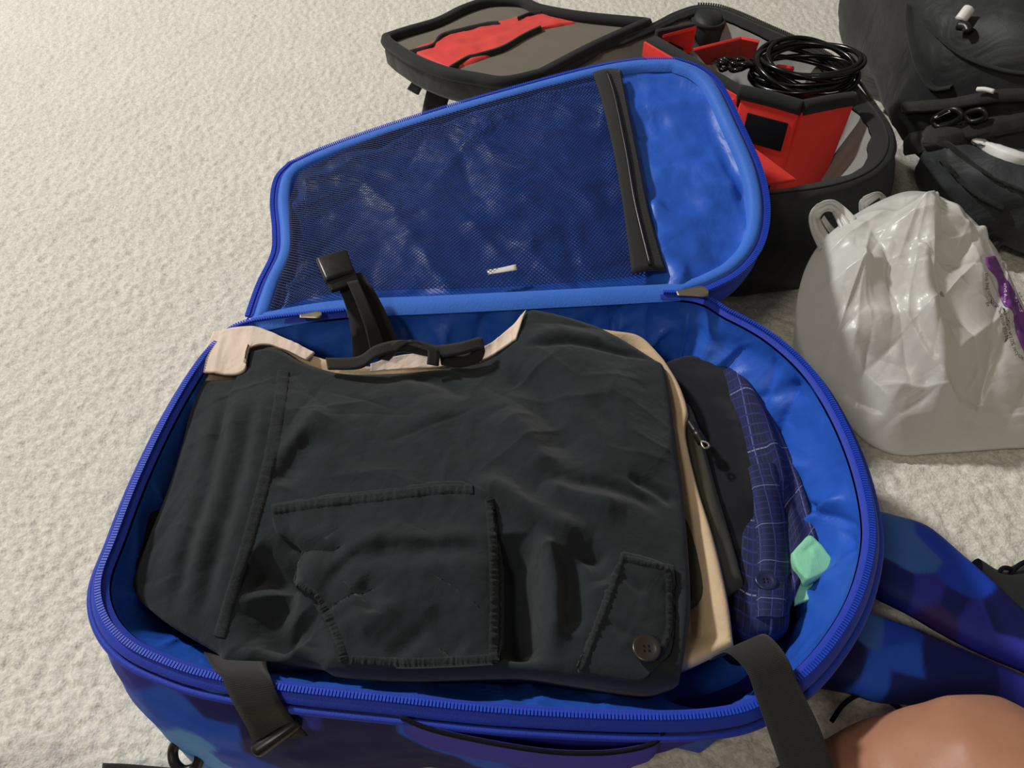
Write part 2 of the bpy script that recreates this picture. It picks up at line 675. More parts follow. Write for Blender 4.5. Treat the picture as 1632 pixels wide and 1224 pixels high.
M = dict(
    carpet=carpet_mat(),
    camo=camo('blue_camouflage', 3.1, 8.0),
    camo_print=camo_print('blue_camouflage_print'),
    satin=fabric('blue_satin_lining', (42, 94, 202), rough=0.42, var=0.08, bump=0.1, sheen=0.0, fold=0.3, fscale=22, spec=0.35),
    binding=fabric('blue_binding', (54, 112, 214), rough=0.6, var=0.08, bump=0.5, bscale=500, sheen=0.1),
    tape=fabric('blue_zipper_tape', (30, 58, 178), rough=0.6, var=0.06, bump=0.4, bscale=700, sheen=0.1),
    teeth=plain('blue_zipper_coil', (38, 74, 200), 0.45, 0.0, 0.25),
    net=plain('navy_net_thread', (10, 20, 62), 0.5),
    black_web=fabric('black_webbing', (26, 26, 25), rough=0.7, var=0.1, bump=0.4, weave=60),
    black_cloth=fabric('black_cloth', (27, 29, 30), rough=0.8, var=0.15, bump=0.4, sheen=0.1),
    black_nylon=fabric('black_nylon', (30, 32, 34), rough=0.55, var=0.15, bump=0.4, sheen=0.05, fold=0.7, fscale=14, spec=0.35),
    black_panel=fabric('charcoal_nylon', (46, 49, 52), rough=0.6, var=0.12, bump=0.4, sheen=0.05, fold=0.7, fscale=20, spec=0.35),
    black_plastic=plain('black_plastic', (28, 28, 26), 0.35),
    cable=plain('black_cable_rubber', (14, 14, 15), 0.22),
    shorts=fabric('black_cotton', (33, 39, 43), rough=0.9, var=0.13, vscale=60, bump=0.45, bscale=1500, sheen=0.12, fold=0.16, fscale=45, spec=0.15),
    seam=fabric('black_cotton_seam', (33, 38, 40), rough=0.92, var=0.35, vscale=420, bump=0.7, bscale=700, sheen=0.12, spec=0.15),
    under=fabric('charcoal_cotton', (33, 36, 36), rough=0.92, var=0.1, bump=0.35, sheen=0.15, spec=0.15),
    khaki=fabric('khaki_cotton', (206, 182, 150), rough=0.88, var=0.08, bump=0.35, sheen=0.1, fold=0.25, fscale=30),
    cream=fabric('cream_cotton', (232, 212, 198), rough=0.88, var=0.06, bump=0.35, sheen=0.1, fold=0.3, fscale=35),
    olive=fabric('olive_cotton', (62, 62, 50), rough=0.9, var=0.12, bump=0.35, sheen=0.1),
    ink=fabric('ink_knit', (17, 18, 27), rough=0.92, var=0.12, bump=0.4, sheen=0.1),
    plaid=plaid_mat(),
    mint=fabric('mint_cotton', (140, 216, 176), rough=0.85, var=0.06, bump=0.35, sheen=0.1),
    red=fabric('red_nylon', (236, 54, 46), rough=0.6, var=0.08, bump=0.3, sheen=0.1),
    coral=fabric('red_pocket_nylon', (222, 66, 60), rough=0.6, var=0.08, bump=0.3, sheen=0.1),
    grey=fabric('grey_lining', (140, 142, 138), rough=0.7, var=0.08, bump=0.3, sheen=0.05, fold=0.3, fscale=12),
    taupe=fabric('taupe_pocket_cloth', (112, 105, 94), rough=0.75, var=0.06, bump=0.3, sheen=0.05),
    velcro=fabric('black_hook_patch', (14, 15, 24), rough=0.98, var=0.2, bump=0.8, bscale=1200, sheen=0.0),
    film=plastic_film(),
    purple=plain('purple_print', (118, 62, 140), 0.4),
    ink_text=plain('grey_print', (70, 66, 72), 0.5),
    white_text=plain('white_print', (225, 215, 228), 0.4),
    metal=plain('grey_metal', (168, 160, 142), 0.35, 0.85),
    white=plain('white_tab', (225, 225, 222), 0.5),
    button=plain('dark_button', (46, 40, 38), 0.28),
    navy_button=plain('navy_button', (36, 42, 74), 0.3),
    pocket_elastic=fabric('violet_elastic', (66, 62, 196), rough=0.75, var=0.1, bump=0.5, weave=90, sheen=0.1),
    pocket_in=fabric('dark_pocket_lining', (24, 26, 24), rough=0.9, var=0.1),
    skin=skin_mat(),
)

# ------------------------------------------------------------------ floor: cut-pile carpet
ys = [0.02]
while ys[-1] < 2.3:
    ys.append(ys[-1] + 0.0028 + 0.0022 * max(0, ys[-1] - 0.3))
ys = np.array(ys)
xs = np.arange(-1.35, 1.352, 0.0034)
X, Y = np.meshgrid(xs, ys)
cell = 0.0085
gx, gy = X / cell, Y / cell
ix, iy = np.floor(gx).astype(np.int64), np.floor(gy).astype(np.int64)
f1 = np.full(X.shape, 9.0)
hh = np.zeros(X.shape)
for dx in (-1, 0, 1):
    for dy in (-1, 0, 1):
        cx, cy = ix + dx, iy + dy
        rx = cx + 0.5 + 0.8 * (_h(cx, cy, 0 * cx, 11) - 0.5)
        ry = cy + 0.5 + 0.8 * (_h(cx, cy, 0 * cx, 12) - 0.5)
        dd = np.hypot(gx - rx, gy - ry)
        mk = dd < f1
        f1 = np.where(mk, dd, f1)
        hh = np.where(mk, _h(cx, cy, 0 * cx, 13), hh)
Z = -0.0046 * np.clip(f1, 0, 1.1) ** 1.6 + 0.0024 * (hh - 1) + 0.0012 * fbm(X * 22, Y * 22, 0, 5, 3)
Z -= 0.0006
# coarse skirt of carpet out to the walls of the room
Z[0, :] = Z[-1, :] = -0.001
Z[:, 0] = Z[:, -1] = -0.001
nv, nu = X.shape
V = np.stack([X, Y, Z], -1).reshape(-1, 3)
Fc = grid_faces(nv, nu)[:, ::-1].tolist()
o = len(V)
V = np.vstack([V, [[-4, -3, -0.001], [4, -3, -0.001], [4, 5, -0.001], [-4, 5, -0.001]]])
c00, c10, c11, c01 = 0, nu - 1, nv * nu - 1, (nv - 1) * nu
Fc += [[o, o + 1] + list(range(c10, c00 - 1, -1)), [o + 1, o + 2] + [r * nu + nu - 1 for r in range(nv - 1, -1, -1)],
       [o + 2, o + 3] + list(range(c01, c11 + 1)), [o + 3, o] + [r * nu for r in range(nv)]]
Fc = [f for f in Fc]
fl = obj('floor', V, Fc, M['carpet'], None, smooth=True, label='cream cut-pile carpet covering the floor', kind='structure')

# ------------------------------------------------------------------ blue travel backpack
ZR = 0.165
RIMPX = [(400, 517), (352, 545), (318, 585), (270, 665), (222, 765), (185, 860), (160, 930), (168, 985), (205, 1030), (270, 1062),
         (340, 1083), (460, 1103), (620, 1120), (800, 1138), (1000, 1148), (1130, 1145), (1210, 1125), (1290, 1070), (1350, 990),
         (1380, 915), (1388, 840), (1370, 750), (1335, 665), (1290, 595), (1230, 540), (1165, 503), (1090, 472), (900, 477),
         (700, 487), (550, 499)]
NR = 600
RIM = spline(W(RIMPX, ZR), NR, closed=True)
RC = RIM.mean(0)
tan = np.roll(RIM, -1, 0) - np.roll(RIM, 1, 0)
RN = np.stack([tan[:, 1], -tan[:, 0]], 1)
RN /= np.linalg.norm(RN, axis=1)[:, None]
if ((RIM[:, :2] - RC[:2]) * RN).sum(1).mean() < 0:
    RN = -RN                                       # outward normals
RN3 = np.hstack([RN, np.zeros((NR, 1))])

pack = thing('travel_backpack', 'open blue camouflage travel backpack packed with folded clothes', 'backpack', (0.0, 0.4, 0.0))


def ring(off, z, sx=1.0, sy=1.0, jitter=0.0, seed=1):
    R = RIM + RN3 * np.asarray(off).reshape(-1, 1)
    R = R.copy()
    R[:, 0] = RC[0] + (R[:, 0] - RC[0]) * sx
    R[:, 1] = RC[1] + (R[:, 1] - RC[1]) * sy
    R[:, 2] = z
    if jitter:
        R += RN3 * (jitter * fbm(R[:, 0] * 18, R[:, 1] * 18, z * 30, seed, 3))[:, None]
    return R


front = np.clip(-RN[:, 1], 0, 1)[:, None] ** 1.2 * np.clip((RIM[:, 0] - 0.07) / 0.07, 0, 1)[:, None]
leftf = np.clip(-RN[:, 1], 0, 1)[:, None] * np.clip((-0.06 - RIM[:, 0]) / 0.08, 0, 1)[:, None]


def shell_ring(z, t):
    """t 0 at the rim, 1 at the floor: walls bulge a little, the front right is undercut"""
    R = ring(0.004 + 0.010 * math.sin(math.pi * min(1, t * 1.1)) - 0.022 * t ** 2 * (1 - leftf[:, 0]) * (1 - np.clip(-RN[:, 0], 0, 1)), z, 1, 1, 0.004 * min(1, t * 4), 4)
    R = R + np.array([0, 1.0, 0]) * front * 0.06 * t - np.array([0, 1.0, 0]) * leftf * 0.02 * t
    return R


rows = [ring(0.0, ZR + 0.001), ring(0.004, ZR - 0.003)]
for t in np.linspace(0.04, 1, 50):
    rows.append(shell_ring(ZR - 0.004 - (ZR - 0.012) * t, t))
for k in (0.9, 0.6, 0.3, 0.02):
    R = rows[51].copy()
    R[:, :2] = RC[:2] + (R[:, :2] - RC[:2]) * k
    R[:, 2] = 0.004
    rows.append(R)
shell = grid('shell', np.array(rows), M['camo_print'], pack, cu=True)
paint_camo(shell, [(215, 1075, .12, 'v'), (250, 1115, .09, 'b'), (285, 1140, .08, 'b'), (290, 1175, .05, 'l'), (315, 1195, .05, 'l'), (335, 1215, .05, 'l'), (335, 1165, .05, 'b'), (370, 1215, .04, 'm'), (260, 1150, .07, 'b'), (300, 1080, .15, 'v'), (360, 1110, .12, 'n'), (330, 1130, .10, 'd'),
                   (420, 1180, .08, 'n'), (500, 1200, .08, 'n'), (600, 1190, .08, 'n'), (335, 1095, .155, 'l'), (480, 1115, .155, 'v'), (560, 1120, .155, 'm'), (570, 1140, .14, 'n'),
                   (680, 1140, .155, 'b'), (760, 1150, .155, 'b'), (850, 1155, .155, 'v'), (960, 1160, .155, 'v'), (1090, 1160, .15, 'v'), (1200, 1150, .13, 'd'), (1290, 1100, .13, 'n'),
                   (1350, 1040, .14, 'd'), (1390, 940, .14, 'v'), (1180, 1130, .16, 'v'), (1250, 1110, .15, 'v'), (160, 1000, .14, 'b')], 40)

# satin lining inside, wrinkled
rows = []
nl = 60
a = np.arange(NR) / NR
inward = 0.010 + 0.010 * np.clip(RN[:, 0] + 0.2, 0, 1) + 0.030 * np.clip(-RN[:, 1], 0, 1) * np.clip((0.16 - RIM[:, 0]) / 0.08, 0, 1) + 0.010 * np.clip(RN[:, 1], 0, 1)
calm = 1 - 0.6 * np.clip(-RN[:, 1], 0, 1) ** 2
Tl, Al = np.meshgrid(np.linspace(0, 1, nl), a * 1.9, indexing='ij')
cre = creases(Al, Tl * 0.15, 190, 44, 0.10, 0.006, 0.008, 1.3, 1.7)
for i, t in enumerate(np.linspace(0, 1, nl)):
    z = ZR - 0.002 - (ZR - 0.02) * t
    tt = min(1, t / 0.5)
    R = ring(-0.007 - inward * tt * tt * (3 - 2 * tt), z)
    wr2 = fbm(a * 22, np.full(NR, t * 3.0), 0, 21, 3)
    R += -RN3 * ((cre[i] * 0.8 + 0.006 * wr2) * min(1, t * 8) * calm)[:, None]
    rows.append(R)
base_rows = rows[-1]
for k in (0.8, 0.5, 0.02):
    R = base_rows.copy()
    R[:, :2] = RC[:2] + (R[:, :2] - RC[:2]) * k
    rows.append(R)
grid('lining', np.array(rows)[:, ::-1], M['satin'], pack, cu=True)


def teeth_items(path, nrm, pitch=0.0023, closed=False):
    s = np.concatenate([[0], np.cumsum(np.linalg.norm(np.diff(path, axis=0), axis=1))])
    q = np.arange(0, s[-1], pitch)
    pos = np.stack([np.interp(q, s, path[:, k]) for k in range(3)], 1)
    nn = np.stack([np.interp(q, s, nrm[:, k]) for k in range(3)], 1)
    items = []
    for i in range(1, len(pos) - 1):
        t = pos[i + 1] - pos[i - 1]
        t /= np.linalg.norm(t)
        b = nn[i] / np.linalg.norm(nn[i])
        u = np.cross(t, b)
        items.append((pos[i], np.array([t * pitch * 0.33, b * 0.0021, u * 0.0013])))
    return items


up = np.array([0, 0, 1.0])
xa, xb = P(556, 500, ZR)[0], P(1052, 476, ZR)[0]
hid = (RIM[:, 0] > xa) & (RIM[:, 0] < xb) & (RIM[:, 1] > RC[1] + 0.1)      # the hinge
k0 = int(np.where(hid)[0].max()) + 1
order = [i % NR for i in range(k0, k0 + NR) if not hid[i % NR]]
tape = grid('zipper_tape', np.array([ring(-0.0065, ZR + 0.0002), ring(-0.003, ZR + 0.003), ring(0.0005, ZR + 0.0036), ring(0.004, ZR + 0.002), ring(0.0065, ZR - 0.002)])[:, order],
            M['tape'], pack)
boxes('zipper_teeth', teeth_items((RIM + up * 0.0046 - RN3 * 0.0005)[order], RN3[order]), M['teeth'], tape, kind='stuff')
# piping a little below the zipper
tube('rim_piping', ring(0.0085, ZR - 0.0065)[order], 0.0026, M['tape'], pack, n=8)

# ------------------------------------------------------------------ lid lying back
HA, HB = P(405, 515, ZR), P(1090, 465, ZR)


def lid_z(x, y):
    yh = HA[1] + (HB[1] - HA[1]) * (x - HA[0]) / (HB[0] - HA[0])
    k = np.clip((x + 0.23) / 0.42, -0.1, 1.2)
    slope = 0.05 + 0.22 * k
    return ZR + slope * np.maximum(0, y - yh)


def LP(px, py, up=0.0):
    p = PS(px, py, lid_z)
    return p + np.array([0, 0, up])


lt = [(470, 264), (520, 241), (600, 212), (700, 180), (800, 151), (930, 116), (1010, 101), (1075, 99)]
lr = [(1075, 99), (1112, 113), (1140, 140), (1172, 205), (1200, 270), (1211, 330), (1202, 385), (1172, 425), (1130, 449), (1088, 464)]
lb = [(405, 514), (480, 500), (560, 490), (700, 484), (900, 474), (1088, 464)]
ll = [(470, 264), (452, 285), (446, 320), (450, 365), (448, 405), (425, 455), (405, 514)]
lidG = coons([LP(*p) for p in lt], [LP(*p) for p in lr], [LP(*p) for p in lb], [LP(*p) for p in ll], 120, 80)
u = np.linspace(0, 1, 120)[None]
v = np.linspace(0, 1, 80)[:, None]
edge = np.clip(np.minimum(np.minimum(u, 1 - u) * 3, np.minimum(v, 1 - v)) / 0.12, 0, 1)
edge = edge * edge * (3 - 2 * edge)
wr = 0.011 * (ridged(lidG[..., 0] * 9 + lidG[..., 1] * 5, lidG[..., 1] * 11, 31, 3) ** 2.5 - 0.4) + 0.006 * fbm(lidG[..., 0] * 20, lidG[..., 1] * 20, 0, 35, 3)
lidS = [([(1020, 300), (1060, 330), (1110, 370), (1150, 380)], 0.008, 0.02, 0.012),
        ([(1040, 340), (1080, 390), (1110, 430)], 0.009, 0.014, 0.010),
        ([(1060, 150), (1110, 180), (1150, 190)], 0.006, 0.02, 0.02),
        ([(1100, 260), (1150, 290), (1190, 300)], 0.006, 0.015, 0.012)]
lidG[..., 2] += edge * (wr - 0.008 + creases(lidG[..., 0], lidG[..., 1], 60, 5, 0.11, 0.007, 0.0045)) + edge * strokes_z(lidG[..., 0], lidG[..., 1], lidS, 0.2)
# outer shell of the lid: the outline dropped down and closed below
loop = np.vstack([spline([LP(*p) for p in lt], 90)[:-1], spline([LP(*p) for p in lr], 60)[:-1],
                  spline([LP(*p) for p in lb], 90)[::-1][:-1], spline([LP(*p) for p in ll], 40)[::-1][:-1]])
NL = len(loop)
lc = loop.mean(0)
tn = np.roll(loop, -1, 0) - np.roll(loop, 1, 0)
ln = np.stack([tn[:, 1], -tn[:, 0], 0 * tn[:, 0]], 1)
ln /= np.linalg.norm(ln, axis=1)[:, None]
if ((loop - lc) * ln).sum(1).mean() < 0:
    ln = -ln
hinge = np.zeros(NL)
hinge[149:149 + 89] = 1
hinge = hinge[:, None]
free = 1 - hinge


def lring(off, dz):
    R = loop + ln * off * (free if off > 0 else 1.0)
    R = R.copy()
    R[:, 2] += dz
    return R


rows = [lring(0.000, -0.001), lring(0.003, -0.004), lring(0.006, -0.012), lring(0.007, -0.022), lring(0.004, -0.032)]
for k in (0.92, 0.6, 0.3, 0.02):
    R = rows[4].copy()
    R[:, :2] = lc[:2] + (R[:, :2] - lc[:2]) * k
    R[:, 2] = lid_z(R[:, 0], R[:, 1]) - 0.036
    rows.append(R)
lid = grid('lid', np.array(rows), M['camo'], pack, cu=True, label='lid of the backpack laid back, blue satin inside')
grid('lid_lining', lidG, M['satin'], lid)
grid('lid_binding', np.array([lring(-0.013, -0.006), lring(-0.011, 0.001), lring(-0.007, 0.0035), lring(-0.003, 0.004), lring(0.001, 0.003) + 0.006 * ln * hinge, lring(0.003, -0.002) + 0.012 * ln * hinge]), M['binding'], lid, cu=True)
idx = np.r_[238:NL, 0:150]                       # left, far and right edges
lp, lnn = loop[idx], ln[idx]
lp_z = lp + np.array([0, 0, 1]) * 0.0
tp = np.stack([lp + lnn * 0.001 + [0, 0, -0.002], lp + lnn * 0.004 + [0, 0, 0.0], lp + lnn * 0.0075 + [0, 0, -0.001], lp + lnn * 0.0095 + [0, 0, -0.004]])
lt_o = grid('lid_zipper_tape', tp, M['tape'], lid, thick=0.001, offset=0)
boxes('lid_zipper_teeth', teeth_items(lp + lnn * 0.0085 + [0, 0, 0.0002], lnn), M['teeth'], lid, kind='stuff')

# net pocket on the lid: real open mesh of thread
mt = [(478, 278), (600, 222), (760, 172), (880, 140), (964, 121)]
mr = [(964, 121), (985, 210), (1010, 320), (1034, 440)]
mb = [(430, 500), (520, 474), (640, 466), (800, 462), (940, 452), (1034, 442)]
ml = [(478, 278), (462, 330), (462, 400), (446, 450), (430, 500)]
nu_, nv_ = 172, 124
netG = coons([LP(*p) for p in mt], [LP(*p) for p in mr], [LP(*p) for p in mb], [LP(*p) for p in ml], nu_, nv_)
u = np.linspace(0, 1, nu_)[None]
v = np.linspace(0, 1, nv_)[:, None]
e2 = np.sin(np.pi * u) ** 0.5 * np.sin(np.pi * v) ** 0.5
netG[..., 2] += 0.003 + e2 * 0.004 + 0.0045 * e2 * fbm(netG[..., 0] * 16, netG[..., 1] * 16, 0, 51, 3)
Vn = netG.reshape(-1, 3)
En = []
for i in range(nv_ - 1):
    for j in range(nu_ - 1):
        a = i * nu_ + j
        if (i + j) % 2 == 0:
            En.append((a, a + nu_ + 1))
        else:
            En.append((a + 1, a + nu_))
# turn every thread into a thin flat bar (two crossing triangles wide)
Vb, Fb = [], []
for a, b in En:
    A, B = Vn[a], Vn[b]
    d = B - A
    s = np.cross(d, [0, 0, 1.0])
    s *= 0.00050 / np.linalg.norm(s)
    h = np.array([0, 0, 0.0006])
    k = len(Vb)
    Vb += [A - s, A + s, A + h, B - s, B + s, B + h]
    Fb += [(k, k + 3, k + 5, k + 2), (k + 2, k + 5, k + 4, k + 1), (k + 1, k + 4, k + 3, k)]
net = obj('mesh_pocket', Vb, Fb, M['net'], lid, kind='stuff', label='dark navy net pocket')
# black zipper band closing the pocket
strip('pocket_zipper_band', [LP(944, 126, 0.007), LP(956, 165, 0.008), LP(974, 240, 0.009), LP(990, 330, 0.009), LP(1006, 446, 0.007)],
      [LP(988, 117, 0.004), LP(1000, 180, 0.005), LP(1018, 270, 0.006), LP(1034, 350, 0.006), LP(1060, 438, 0.004)],
      M['black_web'], lid, zs=True, m=9, crown=0.003)
tube('pocket_zipper', spline([LP(966, 130, 0.012), LP(978, 170, 0.013), LP(996, 260, 0.014), LP(1010, 340, 0.013), LP(1034, 436, 0.011)], 60),
     0.0018, M['black_plastic'], lid, n=6)
strip('care_label', [LP(776, 437, 0.005), LP(800, 434, 0.006), LP(822, 429, 0.006)], [LP(778, 444, 0.005), LP(800, 442, 0.006), LP(824, 438, 0.006)],
      M['white'], lid, zs=True, n=8, m=4, thick=0.0006)

# zipper sliders
def puller(px, py, z, ang, ln_, wd):
    c = P(px, py, z)
    d = np.array([math.cos(ang), math.sin(ang), 0])
    s = np.array([-d[1], d[0], 0])
    prof = [(-0.5, 0.35), (-0.3, 0.42), (0.0, 0.62), (0.3, 0.8), (0.46, 0.6), (0.52, 0.2)]
    L = [c + d * ln_ * a + s * wd * b for a, b in prof]
    R = [c + d * ln_ * a - s * wd * b for a, b in prof]
    o = strip('zipper_pull', L, R, M['metal'], pack, zs=True, n=20, m=5, thick=0.002)
    return o


puller(1103, 466, ZR + 0.014, 0.12, 0.030, 0.0095)
puller(495, 503, ZR + 0.010, 0.15, 0.020, 0.006)

# strap with buckle coming up at the back
st = strip('inner_strap', [(562, 572, 0.150), (560, 535, 0.172), (553, 495, 0.188), (542, 465, 0.2), (528, 440, 0.206)],
           [(640, 560, 0.150), (624, 518, 0.172), (606, 480, 0.188), (592, 456, 0.2), (576, 435, 0.205)], M['black_web'], pack, n=30)
strip('strap_tail', [(592, 568, 0.165), (582, 525, 0.185), (567, 482, 0.203), (553, 450, 0.214)],
      [(616, 562, 0.165), (602, 520, 0.185), (585, 478, 0.203), (570, 446, 0.214)], M['black_web'], st, n=24)
bk = np.array([P(503, 415, 0.215), P(553, 401, 0.215), P(566, 436, 0.212), P(519, 452, 0.212)])
slab('buckle', bk, 0.010, M['black_plastic'], st, bev=0.003)
bk2 = np.array([P(516, 440, 0.213), P(562, 424, 0.214), P(574, 452, 0.207), P(528, 466, 0.207)])
slab('buckle_clasp', bk2, 0.006, M['black_plastic'], st, bev=0.002)

# ------------------------------------------------------------------ garments
def garment(name, top, right, bottom, left, mat, label, cat, nu=150, nv=120, bulge=0.01, bw=0.07, r=0.008, drop=0.05, folds=(), zf=0.17,
            noise=0.002, nscale=22, seed=3, group=None, cre=0.0):
    G = coons(W(top), W(right), W(bottom), W(left), nu, nv)
    B = np.vstack([G[0], G[-1], G[:, 0], G[:, -1]])[:, :2]
    X, Y = G[..., 0], G[..., 1]
    d = np.full(X.shape, 9.0)
    for b in B:
        d = np.minimum(d, (X - b[0]) ** 2 + (Y - b[1]) ** 2)
    d = np.sqrt(d)
    q = np.clip(d / bw, 0, 1)
    G[..., 2] += bulge * q * q * (3 - 2 * q)
    f = strokes_z(X, Y, folds, zf) + noise * fbm(X * nscale, Y * nscale, 0, seed, 4)
    if cre:
        f = f + creases(X, Y, 150, 71, 0.07, 0.006, cre)
    G[..., 2] += f * np.clip(d / 0.012, 0, 1)
    k = 1 - np.clip(d / r, 0, 1)
    G[..., 2] -= r * (1 - np.sqrt(np.clip(1 - k * k, 0, 1)))
    # side skirt, tucked in a little, and a flat underside
    Lp = np.vstack([G[0], G[1:, -1], G[-1, ::-1][1:], G[::-1, 0][1:-1]])
    c = Lp.mean(0)
    n = len(Lp)
    Vs = [G.reshape(-1, 3)]
    ids = np.arange(nu * nv).reshape(nv, nu)
    lid_ = np.concatenate([ids[0], ids[1:, -1], ids[-1, ::-1][1:], ids[::-1, 0][1:-1]])
    Fc = grid_faces(nv, nu)[:, ::1].tolist()
    prev = lid_
    o = nu * nv
    for kk in (0.35, 1.0):
        R = Lp.copy()
        inn = (c - R)[:, :2]
        inn /= np.linalg.norm(inn, axis=1)[:, None]
        R[:, :2] += inn * 0.006 * kk
        R[:, 2] -= drop * kk
        Vs.append(R)
        cur = np.arange(o, o + n)
        for i in range(n):
            j = (i + 1) % n
            Fc.append([prev[i], prev[j], cur[j], cur[i]])
        prev = cur
        o += n
    Vs.append(np.array([[c[0], c[1], Lp[:, 2].mean() - drop]]))
    for i in range(n):
        Fc.append([prev[i], prev[(i + 1) % n], o])
    V = np.vstack(Vs)
    uv = np.zeros((len(V), 2))
    uv[:nu * nv] = grid_uv(nv, nu)
    base = (c[0], c[1], V[:, 2].min())
    return obj(name, V, Fc, mat, None, uv=uv, label=label, cat=cat, base=base, group=group)


def z3(pts, z):
    return [(p[0], p[1], z) for p in pts]


# things lower in the stack first
g_ink = garment('folded_t_shirt', z3([(1050, 575), (1100, 560), (1160, 575), (1185, 600)], 0.125),
                z3([(1185, 600), (1215, 700), (1235, 800), (1222, 850), (1210, 900)], 0.115), z3([(1060, 960), (1130, 950), (1210, 900)], 0.115),
                z3([(1050, 575), (1050, 750), (1060, 960)], 0.125), M['ink'], 'near-black folded t-shirt between the olive and the plaid garments',
                'shirt', 70, 90, 0.006, 0.05, 0.01, 0.05, [([(1150, 640), (1180, 760), (1195, 850)], 0.006, 0.012, 0.012)], 0.12)
g_plaid = garment('plaid_shirt', z3([(1150, 585), (1172, 577), (1190, 590), (1215, 625)], 0.126),
                  z3([(1215, 625), (1250, 690), (1280, 760), (1312, 860)], 0.119), z3([(1165, 985), (1200, 1010), (1255, 1000), (1264, 960), (1290, 900), (1312, 860)], 0.112),
                  z3([(1150, 585), (1165, 700), (1180, 800), (1165, 985)], 0.124), M['plaid'],
                  'navy plaid button shirt folded along the right side of the backpack', 'shirt', 80, 120, 0.004, 0.03, 0.008, 0.06,
                  [([(1190, 590), (1240, 690), (1270, 790), (1290, 880)], -0.010, 0.006, 0.010),
                   ([(1245, 780), (1250, 880), (1262, 960)], -0.012, 0.006, 0.012), ([(1175, 600), (1225, 700), (1255, 800)], 0.006, 0.006, 0.012)], 0.11)
bv = bvh_of(g_plaid)
ribbon_on('placket', bv, [(1212, 745), (1222, 800), (1232, 880), (1228, 985)], 52, M['plaid'], g_plaid, n=40, m=7, up=0.004, crown=0.002, zfall=0.1)


def button(px, py, z, r, mat, parent, tilt=(0, 0, 1)):
    c = P(px, py, z)
    prof = [(0.0, 0.0006), (0.45, 0.0008), (0.62, 0.0013), (0.85, 0.0022), (0.97, 0.0016), (1.0, 0.0006), (0.97, -0.0004)]
    a = np.linspace(0, 2 * math.pi, 28, endpoint=False)
    G = np.array([[c + np.array([math.cos(t) * r * max(q, 0.02), math.sin(t) * r * max(q, 0.02), h]) for t in a] for q, h in prof])
    o = grid('button', G[:, ::-1], mat, parent, cu=True)
    boxes('button_thread', [(c + np.array([sx * r * 0.16, sy * r * 0.16, 0.001]), np.diag([r * 0.06, r * 0.06, 0.0004])) for sx in (-1, 1) for sy in (-1, 1)],
          M['velcro'], o)
    return o


button(1220, 926, 0.126, 0.0085, M['navy_button'], g_plaid)

# mint garment
g_mint = garment('mint_shirt', z3([(1262, 880), (1278, 862), (1292, 851), (1312, 868)], 0.124), z3([(1312, 868), (1325, 885), (1338, 902)], 0.124),
                 z3([(1268, 900), (1280, 915), (1294, 923), (1338, 902)], 0.124), z3([(1262, 880), (1264, 890), (1268, 900)], 0.124), M['mint'],
                 'mint green folded shirt tucked into the right end of the backpack', 'shirt', 40, 40, 0.003, 0.02, 0.003, 0.03,
                 [([(1272, 893), (1290, 880), (1304, 866)], -0.002, 0.002, 0.003)], 0.112, noise=0.0015, nscale=60)
G = coons(W(z3([(1262, 905), (1290, 928), (1325, 910), (1345, 905)], 0.11)), W(z3([(1345, 905), (1342, 930), (1335, 950)], 0.11)),
          W(z3([(1268, 960), (1300, 955), (1318, 962), (1335, 950)], 0.104)), W(z3([(1262, 905), (1262, 935), (1268, 960)], 0.106)), 40, 30)
G[..., 2] += 0.004 * fbm(G[..., 0] * 50, G[..., 1] * 50, 0, 9, 3)
grid('lower_fold', G, M['mint'], g_mint, thick=0.006)

g_olive = garment('olive_shorts', z3([(1080, 640), (1100, 640), (1118, 680)], 0.14), z3([(1118, 680), (1140, 760), (1170, 860), (1188, 925)], 0.128),
                  z3([(1100, 960), (1150, 945), (1188, 925)], 0.128), z3([(1080, 640), (1085, 800), (1100, 960)], 0.14), M['olive'],
                  'dark olive folded shorts showing between khaki and black clothes', 'shorts', 60, 90, 0.004, 0.04, 0.008, 0.04,
                  [([(1105, 660), (1130, 760), (1150, 860)], 0.004, 0.008, 0.006)], 0.135)
tg = tube('cord_lock', spline([P(1098, 672, 0.146), P(1110, 690, 0.148), P(1120, 706, 0.146)], 14), [0.003] * 8 + [0.0045] * 6, M['black_plastic'], g_olive, n=8)
tube('eyelet', spline([P(1118, 704, 0.151), P(1127, 706, 0.152), P(1130, 712, 0.151), P(1122, 714, 0.151)], 20, True), 0.0011, M['metal'], g_olive, n=6, closed=True)

# khaki shorts under the black ones
g_khaki = garment('khaki_shorts',
                  [(322, 595, .157), (330, 560, .166), (345, 530, .17), (400, 524, .17), (470, 545, .166), (500, 562, .163), (580, 578, .163), (700, 575, .163), (760, 562, .165),
                   (815, 525, .17), (840, 497, .172), (960, 519, .168), (1020, 531, .163), (1060, 570, .158)],
                  [(1060, 570, .158), (1085, 610, .153), (1098, 650, .15), (1095, 690, .15), (1112, 765, .147), (1140, 855, .145), (1162, 950, .143), (1172, 1025, .14)],
                  [(330, 1010, .13), (500, 1045, .13), (800, 1060, .13), (1000, 1070, .13), (1090, 1062, .135), (1172, 1025, .14)],
                  [(322, 595, .157), (280, 750, .14), (250, 900, .135), (330, 1010, .13)], M['khaki'],
                  'khaki shorts folded under the black cargo shorts', 'shorts', 150, 100, -0.05, 0.05, 0.006, 0.02,
                  [([(1090, 600), (1092, 650), (1090, 690)], -0.004, 0.004, 0.004), ([(1120, 800), (1135, 900), (1145, 1000)], 0.004, 0.01, 0.006)], 0.15, noise=0.001)
